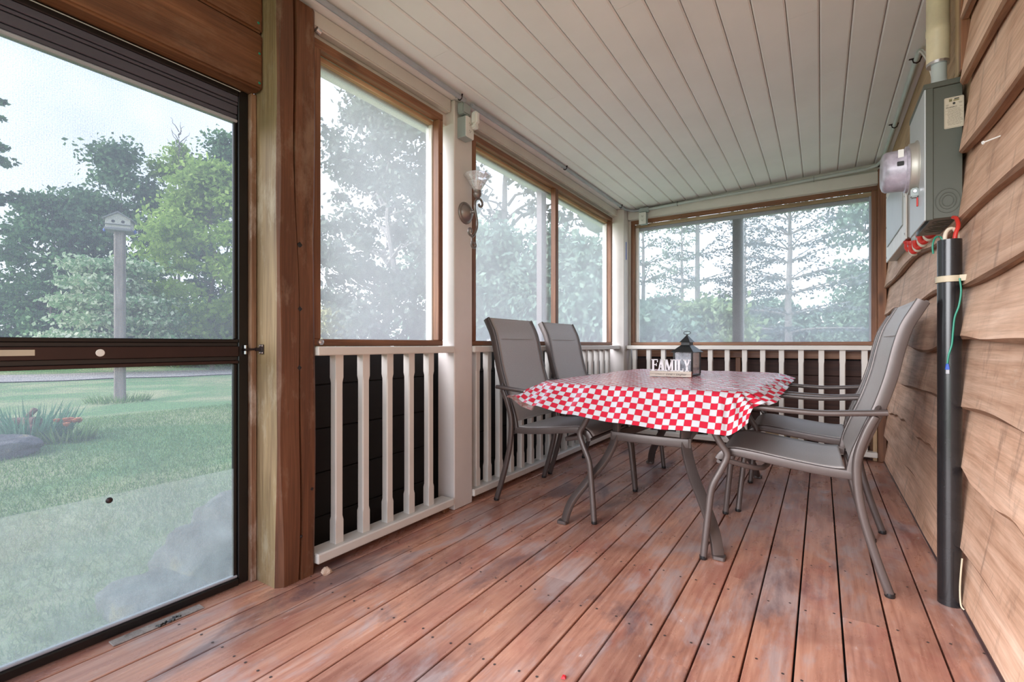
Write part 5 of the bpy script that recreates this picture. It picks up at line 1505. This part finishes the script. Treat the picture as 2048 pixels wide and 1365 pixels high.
for i, (u, D_, hh, rr) in enumerate(((20, 28.5, 4.6, 2.2), (105, 29.5, 4.2, 2.4), (215, 29.5, 3.8, 2.5), (315, 28.5, 3.8, 2.4), (395, 28, 3.4, 2.2), (470, 27, 3.6, 2.2))):
    leafy_tree('hedge_shrub', at(u, D_), hh, rr, .24, M['leaf_dark'], ['leftmost dense shrub under the tree line', 'dense shrub under the dark tree at left', 'dense shrub behind the birdhouse pole', 'dense shrub right of the birdhouse pole', 'dense shrub under the yellow-green maple', 'dense shrub nearest the door frame'][i],
               'shrub', seed=20 + i, z0=.04, n_cl=46, per=170, shape='ball', cl_r=.34, limbs=8, trunk_r=.06, group='shrubs below the tree line')
# bare dead twigs above the tree line
dt = empty('dead_tree', (*at(358, 31)[:2], GZ), label='bare dead tree top poking above the tree line', cat='tree')
rs_ = np.random.RandomState(4)
mb = MB(); limb(mb, (0, 0, 0), (0, 0, 14.6), .12, .03, .05, rs_); mb.build('trunk', M['bark_grey'], dt, smooth=True)
mb = MB()
for i in range(16):
    z = 12.2 + i * 0.2; a = i * 2.4; L = 1.3 - 0.03 * i
    limb(mb, (0, 0, z), (L * math.cos(a) * .6, L * math.sin(a) * .6, z + L * .95), .035, .008, .04, rs_)
mb.build('branches', M['bark_grey'], dt, smooth=True)
# pine whose boughs reach in from the left
pn = empty('pine_tree', (*at(-230, 15)[:2], GZ), label='pine reaching dark boughs in from the left edge of the door', cat='tree')
rs_ = np.random.RandomState(12)
mb = MB(); limb(mb, (0, 0, 0), (0, 0, 9.5), .20, .05, .03, rs_); mb.build('trunk', M['bark'], pn, smooth=True)
mb = MB(); PP, DD, LL = [], [], []
for i in range(34):
    z = 4.2 + 0.16 * i
    a = math.atan2(ST, CT) + (rs_.uniform(-.28, .28) if i % 3 == 0 else rs_.uniform(0, 6.28))
    L = rs_.uniform(3.2, 4.7) if i % 3 == 0 else rs_.uniform(2, 3.6)
    if z > 7.2: L *= .75
    d = np.array([math.cos(a), math.sin(a), 0.10])
    pts = [np.array([0, 0, z]) + d * L * s + np.array([0, 0, 0.25 * math.sin(s * 5 + i)]) * s for s in np.linspace(0, 1, 9)]
    mb.tube([tuple(p) for p in pts], 1.0, 5, scale=[.045 - .004 * j for j in range(9)], up=(.1, .2, 1))
    for j in range(46):
        s = rs_.uniform(.35, 1.0); f = s * 8; i0 = min(int(f), 7); p = pts[i0] + (pts[i0 + 1] - pts[i0]) * (f - i0)
        p = p + rs_.normal(0, .11, 3) * np.array([1, 1, .6])
        for q in range(9):
            PP.append(p); DD.append(rs_.normal(0, 1, 3) + np.array([0, 0, .45]) + d * .6); LL.append(rs_.uniform(.10, .19))
mb.build('branches', M['bark'], pn, smooth=True)
V, F = kites(np.array(PP), np.array(DD), rs_.normal(0, 1, (len(PP), 3)), np.array(LL), rs_)
fo = fast_mesh('foliage', V, F, M['leaf_dark'], pn); fo['kind'] = 'stuff'

# beyond the left screens
leafy_tree('cedar_tree', at(775, 14.5), 9.3, 2.35, .17, M['leaf_grey'], 'big grey-green tree filling the first screen beside the timber post', seed=31, z0=.06, n_cl=230, per=130, shape='egg', cl_r=.15, bark='bark_grey', limbs=70, trunk_r=.14)
leafy_tree('cedar_tree', at(1015, 15), 11.5, 2.6, .18, M['leaf_grey'], 'tall grey-green tree behind the sconce', seed=33, z0=.06, n_cl=170, per=120, shape='egg', cl_r=.15, bark='bark_grey', limbs=60, trunk_r=.16)
leafy_tree('cedar_hedge', at(985, 9.5), 3.5, 1.15, .13, M['leaf_cedar'], 'soft green cedar low behind the chair backs', 'shrub', seed=35, z0=.03, n_cl=60, per=240, shape='cone', cl_r=.28, limbs=8, trunk_r=.05)
leafy_tree('cedar_hedge', at(1095, 9.0), 3.3, 1.05, .13, M['leaf_cedar'], 'soft green cedar behind the mullion of the long left screen', 'shrub', seed=36, z0=.03, n_cl=60, per=240, shape='cone', cl_r=.28, limbs=8, trunk_r=.05)
leafy_tree('cedar_hedge', at(1180, 8.6), 3.1, 1.0, .13, M['leaf_cedar'], 'taller green cedar outside the far end of the left screen', 'shrub', seed=37, z0=.03, n_cl=60, per=240, shape='cone', cl_r=.28, limbs=8, trunk_r=.05)
leafy_tree('pale_bush', at(640, 17), 3.4, 1.5, .18, M['leaf_pale'], 'pale yellowish bush low beside the timber post', 'shrub', seed=38, z0=.05, n_cl=40, per=170, shape='ball', limbs=8, trunk_r=.05)
leafy_tree('leafy_tree', at(885, 24), 8.5, 3.0, .24, M['leaf_cedar'], 'distant green tree behind the first screen', seed=39, z0=.05, n_cl=70, per=150, limbs=14)
# beyond the back screen
conifer('spruce_tree', at(1287, 9.3), 4.25, 1.25, M['needle_green'], 'young spruce at the left end of the back screen', seed=41, per=5, whorl=.34, dens=.11, power=1.0)
conifer('spruce_tree', at(1363, 11.5), 4.55, 1.35, M['needle_green'], 'small pointed spruce left of the grey mullion', seed=42, per=5, whorl=.36, dens=.11, power=1.05)
conifer('pine_tree', at(1395, 17), 11.5, 2.1, M['needle'], 'tall thin pine with layered branches behind the small spruces', seed=43, z0=.22, per=5, whorl=.75, droop=.05, twig=.28, dens=.15, needle=.085, power=.55, trunk_r=.13)
conifer('spruce_tree', at(1578, 9.6), 5.3, 1.95, M['needle'], 'large blue-grey spruce filling the right half of the back screen', seed=44, per=6, whorl=.34, droop=.20, twig=.19, dens=.12, power=.7, trunk_r=.10)
conifer('spruce_tree', at(1490, 15), 5.6, 1.9, M['needle'], 'farther spruce behind the grey mullion', seed=45, per=6, whorl=.45, twig=.24, dens=.15, needle=.075)
leafy_tree('leafy_tree', at(1760, 15), 7.0, 1.6, .16, M['leaf_cedar'], 'green leafy tree at the right end of the back screen', seed=46, z0=.12, n_cl=60, per=170)
leafy_tree('green_bush', at(1330, 8.2), 2.0, .80, .11, M['leaf_cedar'], 'bright green bush at the foot of the young spruce', 'shrub', seed=47, z0=.04, n_cl=40, per=190, shape='ball', limbs=6, trunk_r=.04)
leafy_tree('green_bush', at(1415, 8.8), 2.0, .85, .11, M['leaf_bush'], 'light green bush behind the lantern', 'shrub', seed=48, z0=.04, n_cl=40, per=190, shape='ball', limbs=6, trunk_r=.04)
for i, (u, D_) in enumerate(((1250, 26), (1340, 30), (1440, 28), (1540, 31), (1640, 29), (1730, 27), (1810, 30))):
    leafy_tree('far_tree', at(u, D_), [3.2, 4.0, 3.4, 3.8, 3.3, 4.2, 5][i], 2.7, .32, M['leaf_cedar'], ['distant tree far behind the corner post', 'distant tree far behind the young spruce', 'distant tree far behind the lantern', 'distant tree just right of the grey mullion', 'distant tree far behind the large spruce', 'distant tree behind the right end of the back screen', 'distant tree hidden mostly behind the house wall'][i],
               seed=60 + i, z0=.04, n_cl=46, per=110, limbs=8, group='distant trees behind the back screen')

# ------------------------------------------------------------------ flower bed by the flat boulder
fb = empty('iris_clump', (-8.75, 1.75, GZ), label='clump of blade-leaved plants beside the old log', cat='plant')
def blades(name, cx_, cy_, n, rad, h, m, parent, rs, wd=.02):
    a = rs.uniform(0, 6.28, n); r_ = rad * np.sqrt(rs.uniform(0, 1, n))
    P = np.stack([cx_ + r_ * np.cos(a), cy_ + r_ * np.sin(a), np.zeros(n)], 1)
    D = np.stack([np.cos(a) * .5, np.sin(a) * .5, np.ones(n)], 1) + rs.normal(0, .18, (n, 3))
    L = h * rs.uniform(.5, 1.1, n)
    S = unit(np.cross(D, rs.normal(0, 1, (n, 3)))) * wd
    V = np.empty((n, 3, 3)); V[:, 0] = P - S; V[:, 1] = P + S; V[:, 2] = P + unit(D) * L[:, None]
    o = fast_mesh(name, V.reshape(-1, 3), np.arange(3 * n).reshape(n, 3), m, parent)
    o['kind'] = 'stuff'
    return o
rs_ = np.random.RandomState(77)
blades('blade_leaves', 0, 0, 260, .40, .55, M['iris'], fb, rs_)
lg_ = empty('old_log', (-9.45, 1.62, GZ), rz=R(15), label='weathered broken log lying in the flower bed', cat='log')
MB().tube([(-0.6, -0.10, .16), (0.0, 0.0, .18), (0.55, 0.12, .22)], .075, 9).build('trunk', M['log'], lg_, smooth=True)
MB().tube([(0.3, 0.08, .2), (0.40, 0.18, .38)], .035, 7, up=(1, 0, 0)).build('stub', M['log'], lg_, smooth=True)
MB().tube([(0.0, -0.02, .18), (0.20, -0.22, .0)], .06, 7, up=(1, 0, 0)).tube([(-0.4, 0, .16), (-0.45, -.2, .0)], .06, 7, up=(1, 0, 0)).build('root', M['log'], lg_, smooth=True)
MB().tube([(0.5, 0.12, .21), (0.62, -0.05, .02)], .05, 7, up=(1, 0, 0)).build('root', M['log'], lg_, smooth=True)
fl_ = empty('orange_flowers', (-8.30, 2.05, GZ), label='small plant with orange flowers in the lawn', cat='plant')
blades('leaves', 0, 0, 120, .25, .26, M['blade'], fl_, rs_)
for i in range(9):
    a = i * 2.4
    MB().lathe([(0, -.03), (.03, -.01), (.04, .02), (0, .03)], (.16 * math.cos(a) * (i / 9), .16 * math.sin(a) * (i / 9), .26 + .03 * math.sin(i)), (0, 0, 1), 7).build('flower', M['orange'], fl_, smooth=True)
tag(MB().lathe([(0, 0), (.040, 0), (.040, 1.22), (.034, 1.25), (0, 1.25)], (-8.06, 1.20, GZ), (0, 0, 1), 14).build('garden_post', M['plastic_white'], smooth=True), 'short white post at the left edge beside the flat boulder', 'post')
# mown grass blades close to the door
n = 90000
X = -2.05 - 8.5 * rs_.uniform(0, 1, n) ** 1.5; Yy = rs_.uniform(-.6, 5.2, n)
keep = Yy < 1.2 + (-X - 1.9) * 1.0
X, Yy = X[keep], Yy[keep]; n = len(X)
P = np.stack([X, Yy, np.full(n, GZ)], 1)
D = rs_.normal(0, .5, (n, 3)); D[:, 2] = 1
S = unit(np.cross(D, rs_.normal(0, 1, (n, 3)))) * 0.004
V = np.empty((n, 3, 3)); V[:, 0] = P - S; V[:, 1] = P + S; V[:, 2] = P + unit(D) * (0.05 * rs_.uniform(.5, 1.3, n))[:, None]
gr = fast_mesh('lawn_grass', V.reshape(-1, 3), np.arange(3 * n).reshape(n, 3), M['blade'], None)
tag(gr, 'short mown grass outside the screen door', 'grass', kind='stuff')
tf = empty('grass_tuft', (-13.1, 4.05, GZ), label='longer grass around the foot of the birdhouse pole', cat='grass')
blades('blade_leaves', 0, 0, 400, .55, .22, M['blade'], tf, rs_, .008)
